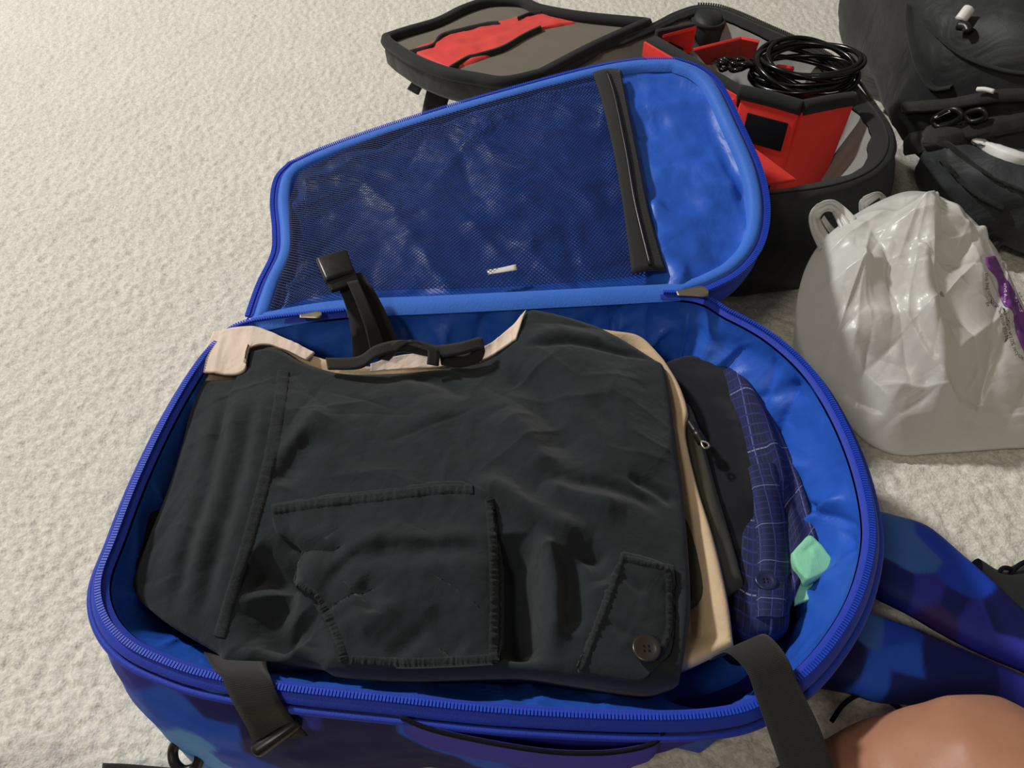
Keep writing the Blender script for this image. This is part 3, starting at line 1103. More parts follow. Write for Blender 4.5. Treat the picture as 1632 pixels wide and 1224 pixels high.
# gathered waistband edge of the cream layer
G = coons(W([(340, 528, .172), (400, 519, .175), (430, 527, .174), (500, 560, .168)]), W([(500, 560, .168), (488, 572, .166)]),
          W([(322, 592, .166), (385, 592, .168), (395, 555, .172), (430, 548, .172), (488, 572, .166)]), W([(340, 528, .172), (326, 560, .17), (322, 592, .166)]), 70, 24)
G[..., 2] += 0.003 * (ridged(G[..., 0] * 70, G[..., 1] * 18, 4, 2) - 0.6)
grid('waistband', G, M['cream'], g_khaki, thick=0.003, label='gathered cream waistband')
G = coons(W([(590, 578, .17), (640, 566, .172), (700, 562, .172), (770, 552, .174), (812, 522, .176), (838, 494, .178)]), W([(838, 494, .178), (834, 505, .178), (822, 540, .176)]),
          W([(590, 590, .166), (640, 588, .166), (700, 584, .167), (770, 572, .17), (822, 540, .176)]), W([(590, 578, .17), (590, 590, .166)]), 90, 12)
G[..., 2] += 0.003 * (ridged(G[..., 0] * 80, G[..., 1] * 20, 5, 2) - 0.6)
grid('waistband_side', G, M['cream'], g_khaki, thick=0.002)

# charcoal garment whose folded edge shows at the left
g_under = garment('charcoal_trousers', z3([(300, 625), (320, 612), (360, 620), (420, 640)], 0.147), z3([(420, 640), (430, 800), (430, 980)], 0.147),
                  z3([(205, 935), (260, 975), (330, 1010), (430, 980)], 0.138), z3([(300, 625), (268, 655), (245, 740), (215, 850), (202, 890), (205, 935)], 0.143),
                  M['under'], 'charcoal folded trousers peeking out left of the black shorts', 'trousers', 70, 100, -0.02, 0.04, 0.007, 0.02, (), 0.145)

# black cargo shorts on top
FS = [
    # left waist panel, soft upright folds
    ([(385, 610), (355, 740), (310, 880), (265, 975)], 0.005, 0.010, 0.014), ([(345, 605), (318, 720), (275, 840), (235, 940)], 0.004, 0.008, 0.010),
    ([(365, 620), (338, 740), (292, 870), (250, 960)], -0.004, 0.006, 0.006), ([(425, 620), (405, 740), (370, 860), (320, 990)], 0.004, 0.010, 0.010),
    ([(410, 640), (380, 760), (335, 890), (290, 985)], -0.003, 0.006, 0.006),
    # folds of the main panel
    ([(440, 772), (470, 730), (505, 695)], -0.006, 0.006, 0.012), ([(455, 740), (490, 690), (520, 650)], 0.006, 0.010, 0.014),
    ([(780, 590), (850, 625), (890, 690), (925, 750)], -0.010, 0.012, 0.022), ([(800, 660), (850, 720), (880, 770)], 0.008, 0.016, 0.014),
    ([(860, 780), (920, 800), (1000, 815)], 0.007, 0.008, 0.014), ([(900, 770), (970, 778), (1060, 800)], -0.005, 0.005, 0.007),
    ([(835, 558), (900, 556), (960, 560), (1045, 566)], -0.004, 0.004, 0.004), ([(830, 545), (900, 542), (980, 548)], 0.004, 0.010, 0.008),
    ([(640, 592), (690, 600), (720, 615), (745, 640)], -0.004, 0.005, 0.007), ([(620, 600), (680, 640), (700, 690)], 0.003, 0.014, 0.014),
    ([(980, 600), (1010, 680), (1030, 760)], 0.004, 0.02, 0.02),
    ([(1000, 760), (1040, 770), (1085, 790)], -0.005, 0.004, 0.006), ([(940, 640), (985, 700), (1010, 740)], -0.003, 0.01, 0.01),
    # the roll of cloth over the pocket corner and the hollow right of the pocket
    ([(745, 772), (800, 795), (850, 828), (905, 850), (945, 862)], 0.010, 0.012, 0.007),
    ([(815, 850), (822, 920), (828, 990), (835, 1050)], -0.024, 0.016, 0.014), ([(845, 850), (870, 880), (885, 950), (880, 1030)], 0.012, 0.008, 0.010),
    ([(905, 870), (918, 930), (912, 1000)], -0.009, 0.008, 0.010), ([(930, 868), (955, 900), (968, 930)], -0.006, 0.006, 0.010),
    ([(910, 858), (940, 880), (970, 890)], -0.006, 0.004, 0.006),
    # hollow at the pocket mouth
    ([(395, 885), (440, 900), (485, 910)], -0.020, 0.012, 0.016), ([(425, 930), (430, 985), (465, 1010)], -0.018, 0.016, 0.018),
    ([(380, 1000), (420, 1030), (480, 1035)], 0.006, 0.010, 0.014), ([(445, 850), (500, 872), (560, 873)], -0.005, 0.005, 0.008),
    ([(470, 960), (490, 1000), (500, 1040)], -0.008, 0.010, 0.010),
    ([(1075, 900), (1080, 980), (1078, 1060)], -0.007, 0.005, 0.008),
]
g_sh = garment('cargo_shorts',
               [(318, 600, .160), (385, 592, .163), (391, 558, .168), (440, 548, .17), (480, 570, .167), (545, 588, .166), (620, 588, .167), (700, 581, .168),
                (770, 568, .17), (806, 540, .174), (836, 492, .178), (870, 490, .178), (960, 516, .174), (1045, 566, .166)],
               [(1045, 566, .166), (1063, 585, .164), (1078, 680, .163), (1094, 800, .162), (1104, 940, .16), (1098, 1010, .158), (1085, 1082, .156)],
               [(212, 945, .146), (262, 985, .148), (340, 1032, .15), (362, 1055, .152), (490, 1050, .153), (530, 1064, .154), (640, 1071, .154), (790, 1066, .154),
                (850, 1066, .154), (930, 1077, .155), (1040, 1091, .156), (1085, 1082, .156)],
               [(318, 600, .160), (300, 640, .158), (286, 700, .156), (262, 775, .152), (228, 860, .147), (210, 910, .145), (212, 945, .146)],
               M['shorts'], 'black cotton cargo shorts folded on top of the pile in the backpack', 'shorts', 380, 280, 0.012, 0.07, 0.010, 0.025, [(a, b * (1.1 if abs(b) < 0.01 else 1.15), c, d) for a, b, c, d in FS], 0.172,
               noise=0.0015, nscale=34, cre=0.0014)
bs = bvh_of(g_sh)
ribbon_on('seam', bs, [(452, 592), (443, 660), (428, 740), (404, 830), (378, 920), (350, 1015)], 24, M['seam'], g_sh, n=120, m=7, up=0.0008, crown=0.0010, pucker=0.0004, freq=34)


def patch_on(name, bvh, top, right, bottom, left, nu, nv, up, mat, parent, fold=(), nz=0.001, zfall=0.16, rim=0.05):
    A = lambda p: [(a[0], a[1], 0.0) for a in p]
    G2 = coons(A(top), A(right), A(bottom), A(left), nu, nv)
    G = np.zeros((nv, nu, 3))
    for i in range(nv):
        for j in range(nu):
            ed = min(i, j, nv - 1 - i, nu - 1 - j)
            G[i, j] = on(bvh, G2[i, j, 0], G2[i, j, 1], -0.002 if ed == 0 else up, zfall)
    e = np.minimum(np.minimum(np.arange(nu), nu - 1 - np.arange(nu))[None] / nu, np.minimum(np.arange(nv), nv - 1 - np.arange(nv))[:, None] / nv)
    e = np.clip(e / rim, 0, 1)
    G[..., 2] += e * (nz * fbm(G[..., 0] * 45, G[..., 1] * 45, 0, 77, 3) + strokes_z(G[..., 0], G[..., 1], fold, 0.172))
    return grid(name, G, mat, parent)


pk = patch_on('cargo_pocket', bs, [(430, 806), (520, 792), (600, 783), (700, 770), (760, 772), (786, 792)], [(786, 792), (794, 870), (797, 960), (795, 1058)],
              [(546, 1060), (600, 1066), (700, 1064), (795, 1058)], [(430, 806), (440, 850), (478, 875), (470, 925), (500, 950), (528, 1000), (546, 1060)],
              110, 90, 0.005, M['shorts'], g_sh,
              [([(500, 950), (560, 890), (640, 876), (780, 878)], -0.004, 0.004, 0.008), ([(560, 870), (660, 862), (760, 868)], 0.004, 0.010, 0.008),
               ([(610, 1040), (650, 1010), (685, 988)], -0.004, 0.006, 0.006), ([(570, 925), (590, 945), (585, 975)], -0.005, 0.008, 0.008),
               ([(690, 960), (710, 1000), (745, 1020)], -0.004, 0.006, 0.010), ([(560, 1000), (600, 980), (620, 950)], 0.004, 0.012, 0.010)], 0.0014)
bp_ = bvh_of(pk)
for nm, ln_, fr in (('pocket_hem', [(436, 812), (520, 800), (600, 792), (700, 780), (755, 780)], 30), ('pocket_side_seam', [(781, 795), (786, 870), (788, 960), (786, 1052)], 20),
                    ('pocket_bottom_seam', [(560, 1052), (640, 1056), (720, 1054), (785, 1050)], 22), ('pocket_mouth_seam', [(476, 932), (506, 956), (532, 1004), (548, 1052)], 14)):
    ribbon_on(nm, bp_, ln_, 19, M['seam'], pk, n=120, m=7, up=0.0006, crown=0.0008, pucker=0.0007, freq=fr)
fp = patch_on('pocket_flap', bs, [(990, 880), (1030, 890), (1072, 904)], [(1072, 904), (1075, 960), (1074, 1010), (1058, 1052)],
              [(918, 1072), (960, 1078), (1020, 1084), (1058, 1052)], [(990, 880), (972, 930), (950, 990), (918, 1072)], 50, 60, 0.004, M['shorts'], g_sh,
              [([(960, 985), (1000, 1000), (1030, 1015)], -0.002, 0.003, 0.004), ([(985, 915), (1010, 930), (1030, 945)], -0.003, 0.003, 0.004)], 0.001)
bf = bvh_of(fp)
ribbon_on('flap_seam', bf, [(990, 890), (974, 940), (952, 1000), (926, 1066)], 14, M['seam'], fp, n=80, m=5, up=0.001, crown=0.001, pucker=0.0007, freq=18)
ribbon_on('flap_edge_seam', bf, [(996, 890), (1030, 898), (1062, 910), (1066, 960), (1064, 1010), (1046, 1050)], 14, M['seam'], fp, n=90, m=5, up=0.001, crown=0.0006, pucker=0.0005, freq=20)
bq = on(bf, 1030, 1034, 0.003)
b_ = button(1030, 1034, bq[2] + 0.001, 0.0098, M['button'], fp)

# drawstring loops at the top of the shorts
tie = [(520, 580, .176), (570, 578, .182), (600, 560, .19), (640, 552, .188), (690, 560, .186), (730, 556, .19), (765, 548, .188), (762, 566, .182), (730, 576, .178), (700, 572, .178)]
Lt = spline(W([(a, b - 9, c) for a, b, c in tie]), 90)
Rt = spline(W([(a + 3, b + 9, c - .004) for a, b, c in tie]), 90)
strip('drawstring', Lt, Rt, M['black_web'], g_sh, n=90, m=5, thick=0.003, zs=True)
tie2 = [(610, 572, .18), (640, 545, .19), (670, 545, .192), (690, 556, .19), (690, 580, .178)]
strip('drawstring_end', W([(a - 9, b, c) for a, b, c in tie2]), W([(a + 9, b + 3, c) for a, b, c in tie2]), M['black_web'], g_sh, n=40, m=5, thick=0.003, zs=True)

# ------------------------------------------------------------------ front straps of the backpack
cs = strip('compression_strap', [(325, 1040, 0.13), (340, 1064, 0.164), (352, 1078, 0.174), (372, 1120, 0.168), (398, 1168, 0.15), (402, 1188, 0.14)],
           [(425, 1050, 0.13), (425, 1064, 0.164), (432, 1082, 0.174), (448, 1120, 0.168), (472, 1152, 0.15), (490, 1172, 0.14)], M['black_web'], pack, n=40)
bq4 = np.array([P(396, 1190, .142), P(474, 1138, .15), P(486, 1156, .146), P(412, 1210, .138)])
slab('buckle', bq4, 0.012, M['black_plastic'], cs, bev=0.005)
cs2 = strip('compression_strap', [(1130, 1052, 0.14), (1142, 1044, 0.165), (1160, 1040, 0.182), (1190, 1070, 0.185), (1205, 1110, 0.178), (1226, 1170, 0.165), (1250, 1240, 0.15), (1275, 1310, .13)],
            [(1190, 1030, 0.14), (1200, 1020, 0.165), (1222, 1013, 0.182), (1252, 1045, 0.187), (1272, 1090, 0.18), (1306, 1160, 0.168), (1335, 1240, 0.15), (1360, 1310, .13)],
            M['black_web'], pack, n=60)

# side pocket on the front wall, its mouth hanging open
mouth_back = spline(W([(640, 1142, .160), (760, 1160, .156), (900, 1172, .154), (1020, 1168, .154), (1062, 1158, .158)]), 60)
lip = spline(W([(640, 1144, .162), (690, 1164, .16), (780, 1184, .158), (880, 1199, .157), (970, 1200, .157), (1040, 1186, .158), (1062, 1160, .16)]), 60)
low = lip.copy()
low[:, 2] -= 0.085
low[:, 1] += 0.02
mid = lip * 0.6 + low * 0.4
mid[:, 1] -= 0.008
Gp = np.array([lip, lip * .8 + mid * .2, mid, low])
sp_ = grid('side_pocket', np.array([spline(Gp[:, i], 14) for i in range(60)]).transpose(1, 0, 2), M['pocket_elastic'], pack, thick=0.002)
inn = np.array([mouth_back + [0, 0.004, 0.0], (mouth_back + lip) / 2 + [0, 0.004, -0.03], lip + [0, 0.003, -0.004]])
grid('pocket_lining', np.array([spline(inn[:, i], 12) for i in range(60)]).transpose(1, 0, 2), M['pocket_in'], sp_, thick=0.001)
tube('pocket_edge', lip + [0, 0, 0.0005], 0.0016, M['velcro'], sp_, n=6)

# ring on the lower left corner
tube('loop_ring', spline([P(285, 1183, .05), P(276, 1195, .045), P(278, 1215, .04), P(292, 1228, .035), P(312, 1222, .036), P(318, 1200, .044), P(304, 1184, .05)], 40, True),
     0.0042, M['black_plastic'], pack, n=8, closed=True)
strip('strap_end', [(165, 1216, .012), (210, 1218, .012), (300, 1226, .012)], [(160, 1250, .008), (220, 1252, .008), (300, 1256, .008)], M['black_web'], pack, n=20, thick=0.003)

# shoulder straps spread on the carpet to the right
def padded(name, up_, lo, z, th, mat, n=120, m=41):
    L, R = spline(W(z3(up_, z)), n), spline(W(z3(lo, z)), n)
    a = np.linspace(0, 1, m)
    prof = th * np.sqrt(np.clip(1 - np.abs(2 * a - 1) ** 3, 0, 1))
    T = L[:, None] * (1 - a)[None, :, None] + R[:, None] * a[None, :, None]
    B = T.copy()
    T[..., 2] += prof[None] + 0.003 * fbm(T[..., 0] * 14, T[..., 1] * 14, 0, 6, 2)
    B[..., 2] -= 0.006
    G = np.concatenate([T, B[:, ::-1]], 1)
    o = grid(name, G, mat, pack, cu=True)
    if mat is M['camo_print']:
        paint_camo(o, [(1420, 850, .04, 's'), (1460, 880, .04, 's'), (1500, 870, .04, 'm'), (1530, 920, .04, 'm'), (1430, 930, .04, 'd'), (1480, 945, .04, 'v'), (1520, 960, .04, 'd'), (1500, 985, .04, 'p'), (1560, 985, .04, 'v'), (1600, 985, .04, 'n'), (1590, 1030, .04, 'v'), (1390, 1000, .04, 's'), (1420, 1010, .04, 'm'), (1440, 1050, .04, 'b'), (1390, 1075, .04, 'b'), (1500, 1060, .04, 'd'), (1560, 1070, .04, 'd'), (1620, 1090, .04, 'v'), (1350, 1050, .04, 'n'), (1440, 1090, .04, 'd')], 4)
    return o


padded('shoulder_strap', [(1270, 790), (1330, 803), (1380, 814), (1420, 822), (1475, 840), (1530, 888), (1580, 935), (1632, 985), (1690, 1040), (1760, 1090), (1830, 1118), (1850, 1135)],
       [(1250, 860), (1310, 900), (1360, 925), (1400, 950), (1450, 975), (1510, 1010), (1570, 1040), (1632, 1066), (1690, 1095), (1750, 1130), (1815, 1148), (1850, 1140)], 0.03, 0.018, M['camo_print'])
padded('shoulder_strap', [(1250, 925), (1300, 945), (1350, 965), (1390, 982), (1450, 1003), (1520, 1035), (1580, 1062), (1632, 1088), (1690, 1120), (1750, 1150), (1800, 1172), (1815, 1185)],
       [(1190, 1060), (1240, 1078), (1290, 1090), (1350, 1100), (1400, 1115), (1460, 1120), (1540, 1130), (1632, 1150), (1690, 1180), (1745, 1196), (1790, 1200), (1815, 1190)], 0.026, 0.018, M['camo_print'])
padded('strap_mesh_back', [(1540, 905), (1575, 920), (1610, 905), (1645, 890), (1700, 880), (1730, 890)], [(1550, 935), (1580, 965), (1610, 1000), (1650, 1040), (1710, 1040), (1735, 910)], 0.016, 0.026, M['black_cloth'])
for pts in ([(1560, 930, .03), (1570, 913, .035), (1590, 912, .04), (1602, 928, .035), (1612, 935, .03)], [(1590, 914, .04), (1600, 905, .045), (1614, 910, .04), (1606, 926, .036)],
            [(1575, 918, .03), (1598, 924, .036), (1625, 900, .045), (1650, 890, .05)], [(1325, 1150, .006), (1345, 1122, .018), (1375, 1106, .02), (1410, 1114, .014), (1450, 1140, .008)]):
    tube('cord', spline(W(pts), 30), 0.0022, M['velcro'], pack, n=6)

# ------------------------------------------------------------------ camera bag behind
ZC = 0.15
cbag = thing('camera_bag', 'open black camera bag with grey lining and red padded dividers', 'camera bag', (0.25, 1.05, 0.0))
CRIMPX = [(1036, 43), (1072, 25), (1110, 13), (1150, 17), (1210, 42), (1270, 68), (1330, 100), (1365, 142), (1400, 182), (1419, 220), (1414, 255), (1385, 283),
          (1330, 303), (1260, 314), (1205, 317), (1110, 305), (1010, 255), (910, 175), (865, 128), (940, 82)]
NC = 200
CR = spline(W(CRIMPX, ZC), NC, closed=True)
cc = CR.mean(0)
tn = np.roll(CR, -1, 0) - np.roll(CR, 1, 0)
CN = np.stack([tn[:, 1], -tn[:, 0], 0 * tn[:, 0]], 1)
CN /= np.linalg.norm(CN, axis=1)[:, None]
if ((CR - cc) * CN).sum(1).mean() < 0:
    CN = -CN


def cring(off, z, k=1.0):
    R = CR + CN * off
    R[:, :2] = cc[:2] + (R[:, :2] - cc[:2]) * k
    R[:, 2] = z
    return R


rows = [cring(-0.004, ZC + 0.003), cring(0.0, ZC + 0.005), cring(0.006, ZC)]
for t in np.linspace(0.1, 1, 14):
    R = cring(0.006 + 0.018 * math.sin(math.pi * t) - 0.006 * t, ZC * (1 - t) + 0.004 * t)
    R += CN * (0.006 * fbm(R[:, 0] * 12, R[:, 1] * 12, t * 3, 14, 3))[:, None]
    rows.append(R)
rows += [cring(0, 0.003, 0.6), cring(0, 0.003, 0.02)]
grid('shell', np.array(rows), M['black_nylon'], cbag, cu=True)
# black facing band inside the rim, then grey lining
rows = []
a = np.arange(NC) / NC
wob = 0.010 * fbm(a * 24, a * 0, 0, 17, 3)
for t in np.linspace(0, 1, 5):
    R = cring(-0.004 - 0.017 * t, ZC + 0.003 - 0.006 * t)
    R -= CN * (wob * t)[:, None]
    R += CN * 0.012 * t * np.clip(-CN[:, 0] - 0.3, 0, 1)[:, None] ** 0.5
    rows.append(R)
grid('facing', np.array(rows)[:, ::-1], M['black_cloth'], cbag, cu=True, thick=0.002)
hp = np.clip(-CN[:, 0] - 0.3, 0, 1)[:, None] ** 0.5
rows = [rows[-1] - [0, 0, 0.002] + CN * 0.012 * hp]
for t in np.linspace(0.1, 1, 10):
    R = rows[0] - CN * 0.045 * t * (1 + 1.2 * hp)
    R[:, 2] = ZC - 0.006 - t * (ZC - 0.03) * (1 - 0.85 * hp[:, 0])
    rows.append(R)
for k in (0.7, 0.4, 0.02):
    R = rows[10].copy()
    R[:, :2] = cc[:2] + (R[:, :2] - cc[:2]) * k
    rows.append(R)
grid('lining', np.array(rows)[:, ::-1], M['grey'], cbag, cu=True)
zl = spline(W([(1208, 322), (1260, 319), (1330, 308), (1390, 285), (1424, 250), (1423, 215), (1400, 175), (1335, 95), (1215, 36), (1150, 10), (1108, 6)], ZC - 0.004), 200)
boxes('zipper_teeth', teeth_items(zl, np.tile([0.0, 0.0, 1.0], (200, 1)), 0.004), plain('dull_zipper', (120, 116, 108), 0.4, 0.5), cbag, kind='stuff')

# dividers
def wallz(a, b, zt, zb, thick, mat, name, lean=(0, 0, 0)):
    A, B = P(a[0], a[1], zt), P(b[0], b[1], zt)
    lo = np.array(lean, float)
    Ab, Bb = A + lo, B + lo
    Ab[2] = Bb[2] = zb
    return slab(name, [Ab, Bb, B, A], thick, mat, cbag, bev=0.003)


ZD = 0.165
d1 = wallz((1038, 58), (1188, 146), ZD, 0.04, 0.020, M['black_cloth'], 'divider')
A, B = P(1034, 64, ZD - 0.004), P(1184, 150, ZD - 0.004)
nd = np.cross(B - A, [0, 0, 1]); nd /= np.linalg.norm(nd)
if nd[1] > 0:
    nd = -nd
slab('divider_trim', [A + nd * 0.008 - [0, 0, 0.022], B + nd * 0.008 - [0, 0, 0.022], B + nd * 0.008, A + nd * 0.008], 0.004, M['red'], d1, bev=0.001)
d2 = wallz((1183, 152), (1276, 176), ZD, 0.03, 0.014, M['red'], 'divider', (-0.004, -0.012, 0))
d3 = wallz((1276, 176), (1357, 164), ZD, 0.03, 0.014, M['red'], 'divider', (-0.012, -0.01, 0))
for (p, q, dd) in (((1178, 146), (1278, 172), d2), ((1278, 172), (1360, 158), d3)):
    A, B = P(*p, ZD + 0.004), P(*q, ZD + 0.004)
    tube('divider_edging', spline([A, (A + B) / 2 + [0, 0, 0.001], B], 20), 0.010, M['black_cloth'], dd, n=8)


def on_wall(a, b, zt, s0, s1, h0, h1, out, lean):
    A, B = P(a[0], a[1], zt), P(b[0], b[1], zt)
    n = np.cross(B - A, [0, 0, 1.0])
    n /= np.linalg.norm(n)
    if n[1] > 0:
        n = -n
    ln = np.array(lean, float)
    f = lambda s, h: A + (B - A) * s + ln * h + np.array([0, 0, -h * (zt - 0.03)]) + n * out
    return [f(s0, h1), f(s1, h1), f(s1, h0), f(s0, h0)]


slab('hook_patch', on_wall((1183, 152), (1276, 176), ZD, 0.18, 0.88, 0.12, 0.40, 0.0085, (-0.004, -0.012, 0)), 0.003, M['velcro'], d2, bev=0.0008)
slab('hook_patch', on_wall((1183, 152), (1276, 176), ZD, 0.24, 0.86, 0.68, 0.88, 0.0085, (-0.004, -0.012, 0)), 0.003, M['velcro'], d2, bev=0.0008)
slab('divider', [P(1150, 165, .15), P(1186, 150, .16), P(1180, 235, .10), P(1150, 225, .10)], 0.004, M['red'], cbag, bev=0.001)
slab('divider', [P(1190, 300, .12), P(1270, 288, .125), P(1200, 236, .14), P(1180, 240, .14)], 0.006, M['red'], cbag, bev=0.002)
slab('divider', [P(1062, 76, .12), P(1102, 84, .12), P(1110, 43, .16), P(1056, 58, .16)], 0.005, M['red'], cbag, bev=0.001)
slab('divider', [P(1125, 102, .12), P(1180, 96, .12), P(1182, 60, .165), P(1105, 79, .16)], 0.005, M['red'], cbag, bev=0.001)
slab('divider', [P(1180, 96, .12), P(1200, 98, .12), P(1210, 66, .165), P(1182, 60, .165)], 0.005, M['red'], cbag, bev=0.001)
slab('divider', [P(1196, 132, .13), P(1252, 138, .13), P(1262, 118, .15), P(1225, 112, .155)], 0.006, M['red'], cbag, bev=0.002)
slab('divider', [P(1225, 116, .14), P(1262, 116, .14), P(1266, 108, .155), P(1240, 104, .155)], 0.005, M['red'], cbag, bev=0.001)
slab('divider', [P(1000, 110, .14), P(1060, 110, .14), P(1048, 96, .15), P(1012, 97, .15)], 0.006, M['red'], cbag, bev=0.002)
wallz((1046, 48), (1105, 36), 0.16, 0.05, 0.010, M['black_cloth'], 'divider')
wallz((1205, 128), (1318, 150), 0.145, 0.05, 0.010, M['black_cloth'], 'divider')

# flap of the camera bag opened to the left
def fz(x, y):
    a, b = P(865, 128, ZC), P(1036, 43, ZC)
    d = (b - a)[:2]
    n = np.array([-d[1], d[0]]) / np.linalg.norm(d)
    s = (x - a[0]) * n[0] + (y - a[1]) * n[1]
    return ZC - 0.10 * np.clip(s, 0, 0.6)


FP = lambda px, py: PS(px, py, fz, ZC)
ft = [(617, 66), (650, 55), (700, 40), (740, 20), (780, 8), (830, 8), (862, 20), (930, 32), (1030, 42)]
fr = [(1030, 42), (950, 78), (862, 124)]
fb = [(622, 76), (660, 100), (710, 120), (760, 130), (805, 136), (862, 124)]
fl_ = [(617, 66), (617, 71), (622, 76)]
Gf = coons([FP(*p) for p in ft], [FP(*p) for p in fr], [FP(*p) for p in fb], [FP(*p) for p in fl_], 90, 50)
lpF = np.vstack([Gf[0], Gf[1:, -1], Gf[-1, ::-1][1:], Gf[::-1, 0][1:-1]])
rows = [lpF + [0, 0, 0.004]]
cF = lpF.mean(0)
for dz, k in ((0.002, 1.01), (-0.012, 1.03), (-0.030, 1.02), (-0.038, 0.97), (-0.040, 0.5), (-0.04, 0.02)):
    R = lpF.copy()
    R[:, :2] = cF[:2] + (R[:, :2] - cF[:2]) * k
    R[:, 2] += dz if k > 0.6 else 0
    if k < 0.6:
        R[:, 2] = lpF[:, 2] * k + cF[2] * (1 - k) + dz
    rows.append(R)
flap = grid('flap', np.array(rows), M['black_nylon'], cbag, cu=True, label='opened flap with taupe and red pockets')
un = np.linspace(0, 1, 90)[None]
vn = np.linspace(0, 1, 50)[:, None]
Gi = Gf.copy()
Gi[..., 2] += -0.002 + 0.006 * np.sin(np.pi * vn) * np.sin(np.pi * un)
grid('flap_lining', Gi, M['taupe'], flap)
tube('flap_binding', lpF + [0, 0, 0.004], 0.0095, M['black_cloth'], flap, n=8, closed=True)
bfl = bvh_of(bpy.data.objects['flap_lining'])
patch_on('red_pocket', bfl, [(650, 82), (700, 64), (745, 48), (800, 36), (840, 25), (862, 24)], [(862, 24), (890, 32), (920, 38)],
         [(718, 114), (780, 92), (830, 68), (860, 50), (895, 42), (920, 38)], [(650, 82), (680, 98), (718, 114)], 60, 30, 0.004, M['coral'], flap, nz=0.003, zfall=0.1)
for w_, pts in ((5, [(655, 88), (690, 78), (705, 62), (740, 52), (775, 44), (795, 42)]), (5, [(718, 114), (745, 98), (760, 94), (800, 82), (835, 62), (862, 49)]),
                (4, [(825, 35), (845, 27), (862, 25)])):
    ribbon_on('pocket_zipper', bfl, pts, w_, M['black_cloth'], flap, n=40, m=5, up=0.006, crown=0.002, zfall=0.1)
tube('zipper_loop', spline([P(744, 96, .12), P(748, 91, .125), P(752, 94, .12), P(748, 99, .12)], 16, True), 0.0012, M['black_plastic'], flap, n=6, closed=True)
# strap ends hanging from the flap
strip('flap_strap', [(655, 112, .085), (660, 125, .07), (650, 142, .05)], [(672, 118, .085), (674, 132, .07), (666, 151, .05)], M['black_web'], flap, n=14, thick=0.004)
strip('grab_strap', [(682, 140, .05), (676, 165, .03), (670, 195, .01)], [(716, 152, .05), (712, 175, .03), (730, 205, .01)], M['black_web'], flap, n=14, thick=0.004)

# things lying in the camera bag
G = []
c0 = P(1122, 66, 0.108)
prof = [(0.0, 0.045), (0.7, 0.045), (0.96, 0.036), (1.0, 0.02), (1.0, -0.04), (0.0, -0.04)]
a = np.linspace(0, 2 * math.pi, 32, endpoint=False)
G = np.array([[c0 + np.array([0.026 * max(q, .02) * math.cos(t), 0.034 * max(q, .02) * math.sin(t), h]) for t in a] for q, h in prof])
lens = thing('lens_pouch', 'small round black pouch in the far corner of the camera bag', 'pouch', (c0[0], c0[1], 0.09))
grid('body', G[:, ::-1], M['black_nylon'], lens, cu=True)
tube('rim', np.array([c0 + [0.0255 * math.cos(t), 0.0335 * math.sin(t), 0.036] for t in a]), 0.003, M['black_cloth'], lens, n=6, closed=True)

cab = thing('cable_bundle', 'coiled glossy black cables lying among the red dividers', 'cable', tuple(P(1270, 120, 0.14)))
cc2 = P(1272, 122, 0.155)
for k in range(9):
    rx, ry = 0.058 + 0.012 * rng.random(), 0.040 + 0.022 * rng.random()
    ang = 0.5 + 0.5 * (rng.random() - 0.5)
    ph = rng.random() * 6
    pts = []
    for t in np.linspace(0, 2 * math.pi, 14, endpoint=False):
        x, y = rx * math.cos(t), ry * math.sin(t)
        pts.append(cc2 + [x * math.cos(-ang) - y * math.sin(-ang) + 0.004 * k * 0.5, x * math.sin(-ang) + y * math.cos(-ang), 0.004 + 0.012 * math.sin(t + ph) + 0.0025 * k])
    tube('cable_loop', spline(pts, 60, True), 0.0034, M['cable'], cab, n=8, closed=True)
for k in range(7):
    pts = [P(1138 + 6 * rng.random(), 96 + 8 * rng.random(), .14)]
    for j in range(4):
        pts.append(P(1150 + 14 * j + 6 * rng.random(), 94 + 20 * rng.random(), .15 + .02 * rng.random()))
    pts.append(P(1225, 120 + 6 * rng.random(), .15))
    tube('cable', spline(pts, 40), 0.0036, M['cable'], cab, n=7)

# ------------------------------------------------------------------ black backpack, upper right
bb = thing('black_backpack', 'bulky black nylon backpack lying behind the white plastic bag', 'backpack', (0.92, 1.25, 0.0))


def lump(cx, cy, cz, rx, ry, rz, p=2.6, q=2.4, n=90, m=60, amp=0.02, sc=7, seed=2, flat=0.004, rot=0.0):
    a = np.linspace(0, 2 * math.pi, n, endpoint=False)[None]
    b = np.linspace(-math.pi / 2 + 0.02, math.pi / 2 - 0.02, m)[:, None]
    sg = lambda v, e: np.sign(v) * np.abs(v) ** (2 / e)
    x = rx * sg(np.cos(b), q) * sg(np.cos(a), p)
    y = ry * sg(np.cos(b), q) * sg(np.sin(a), p)
    z = rz * sg(np.sin(b), q) * np.ones_like(a)
    nrm = np.stack([x / rx ** 2, y / ry ** 2, z / rz ** 2], -1)
    nrm /= np.linalg.norm(nrm, axis=-1)[..., None]
    f = amp * (fbm(x * sc, y * sc, z * sc, seed, 4) + 0.5 * (1 - 2 * np.abs(vnoise(x * sc * 1.3, y * sc * 1.3, z * sc * 1.3, seed + 9))))
    G = np.stack([x, y, z], -1) + nrm * f[..., None]
    c, s = math.cos(rot), math.sin(rot)
    G = np.stack([G[..., 0] * c - G[..., 1] * s + cx, G[..., 0] * s + G[..., 1] * c + cy, G[..., 2] + cz], -1)
    G[..., 2] = np.maximum(G[..., 2], flat)
    return G


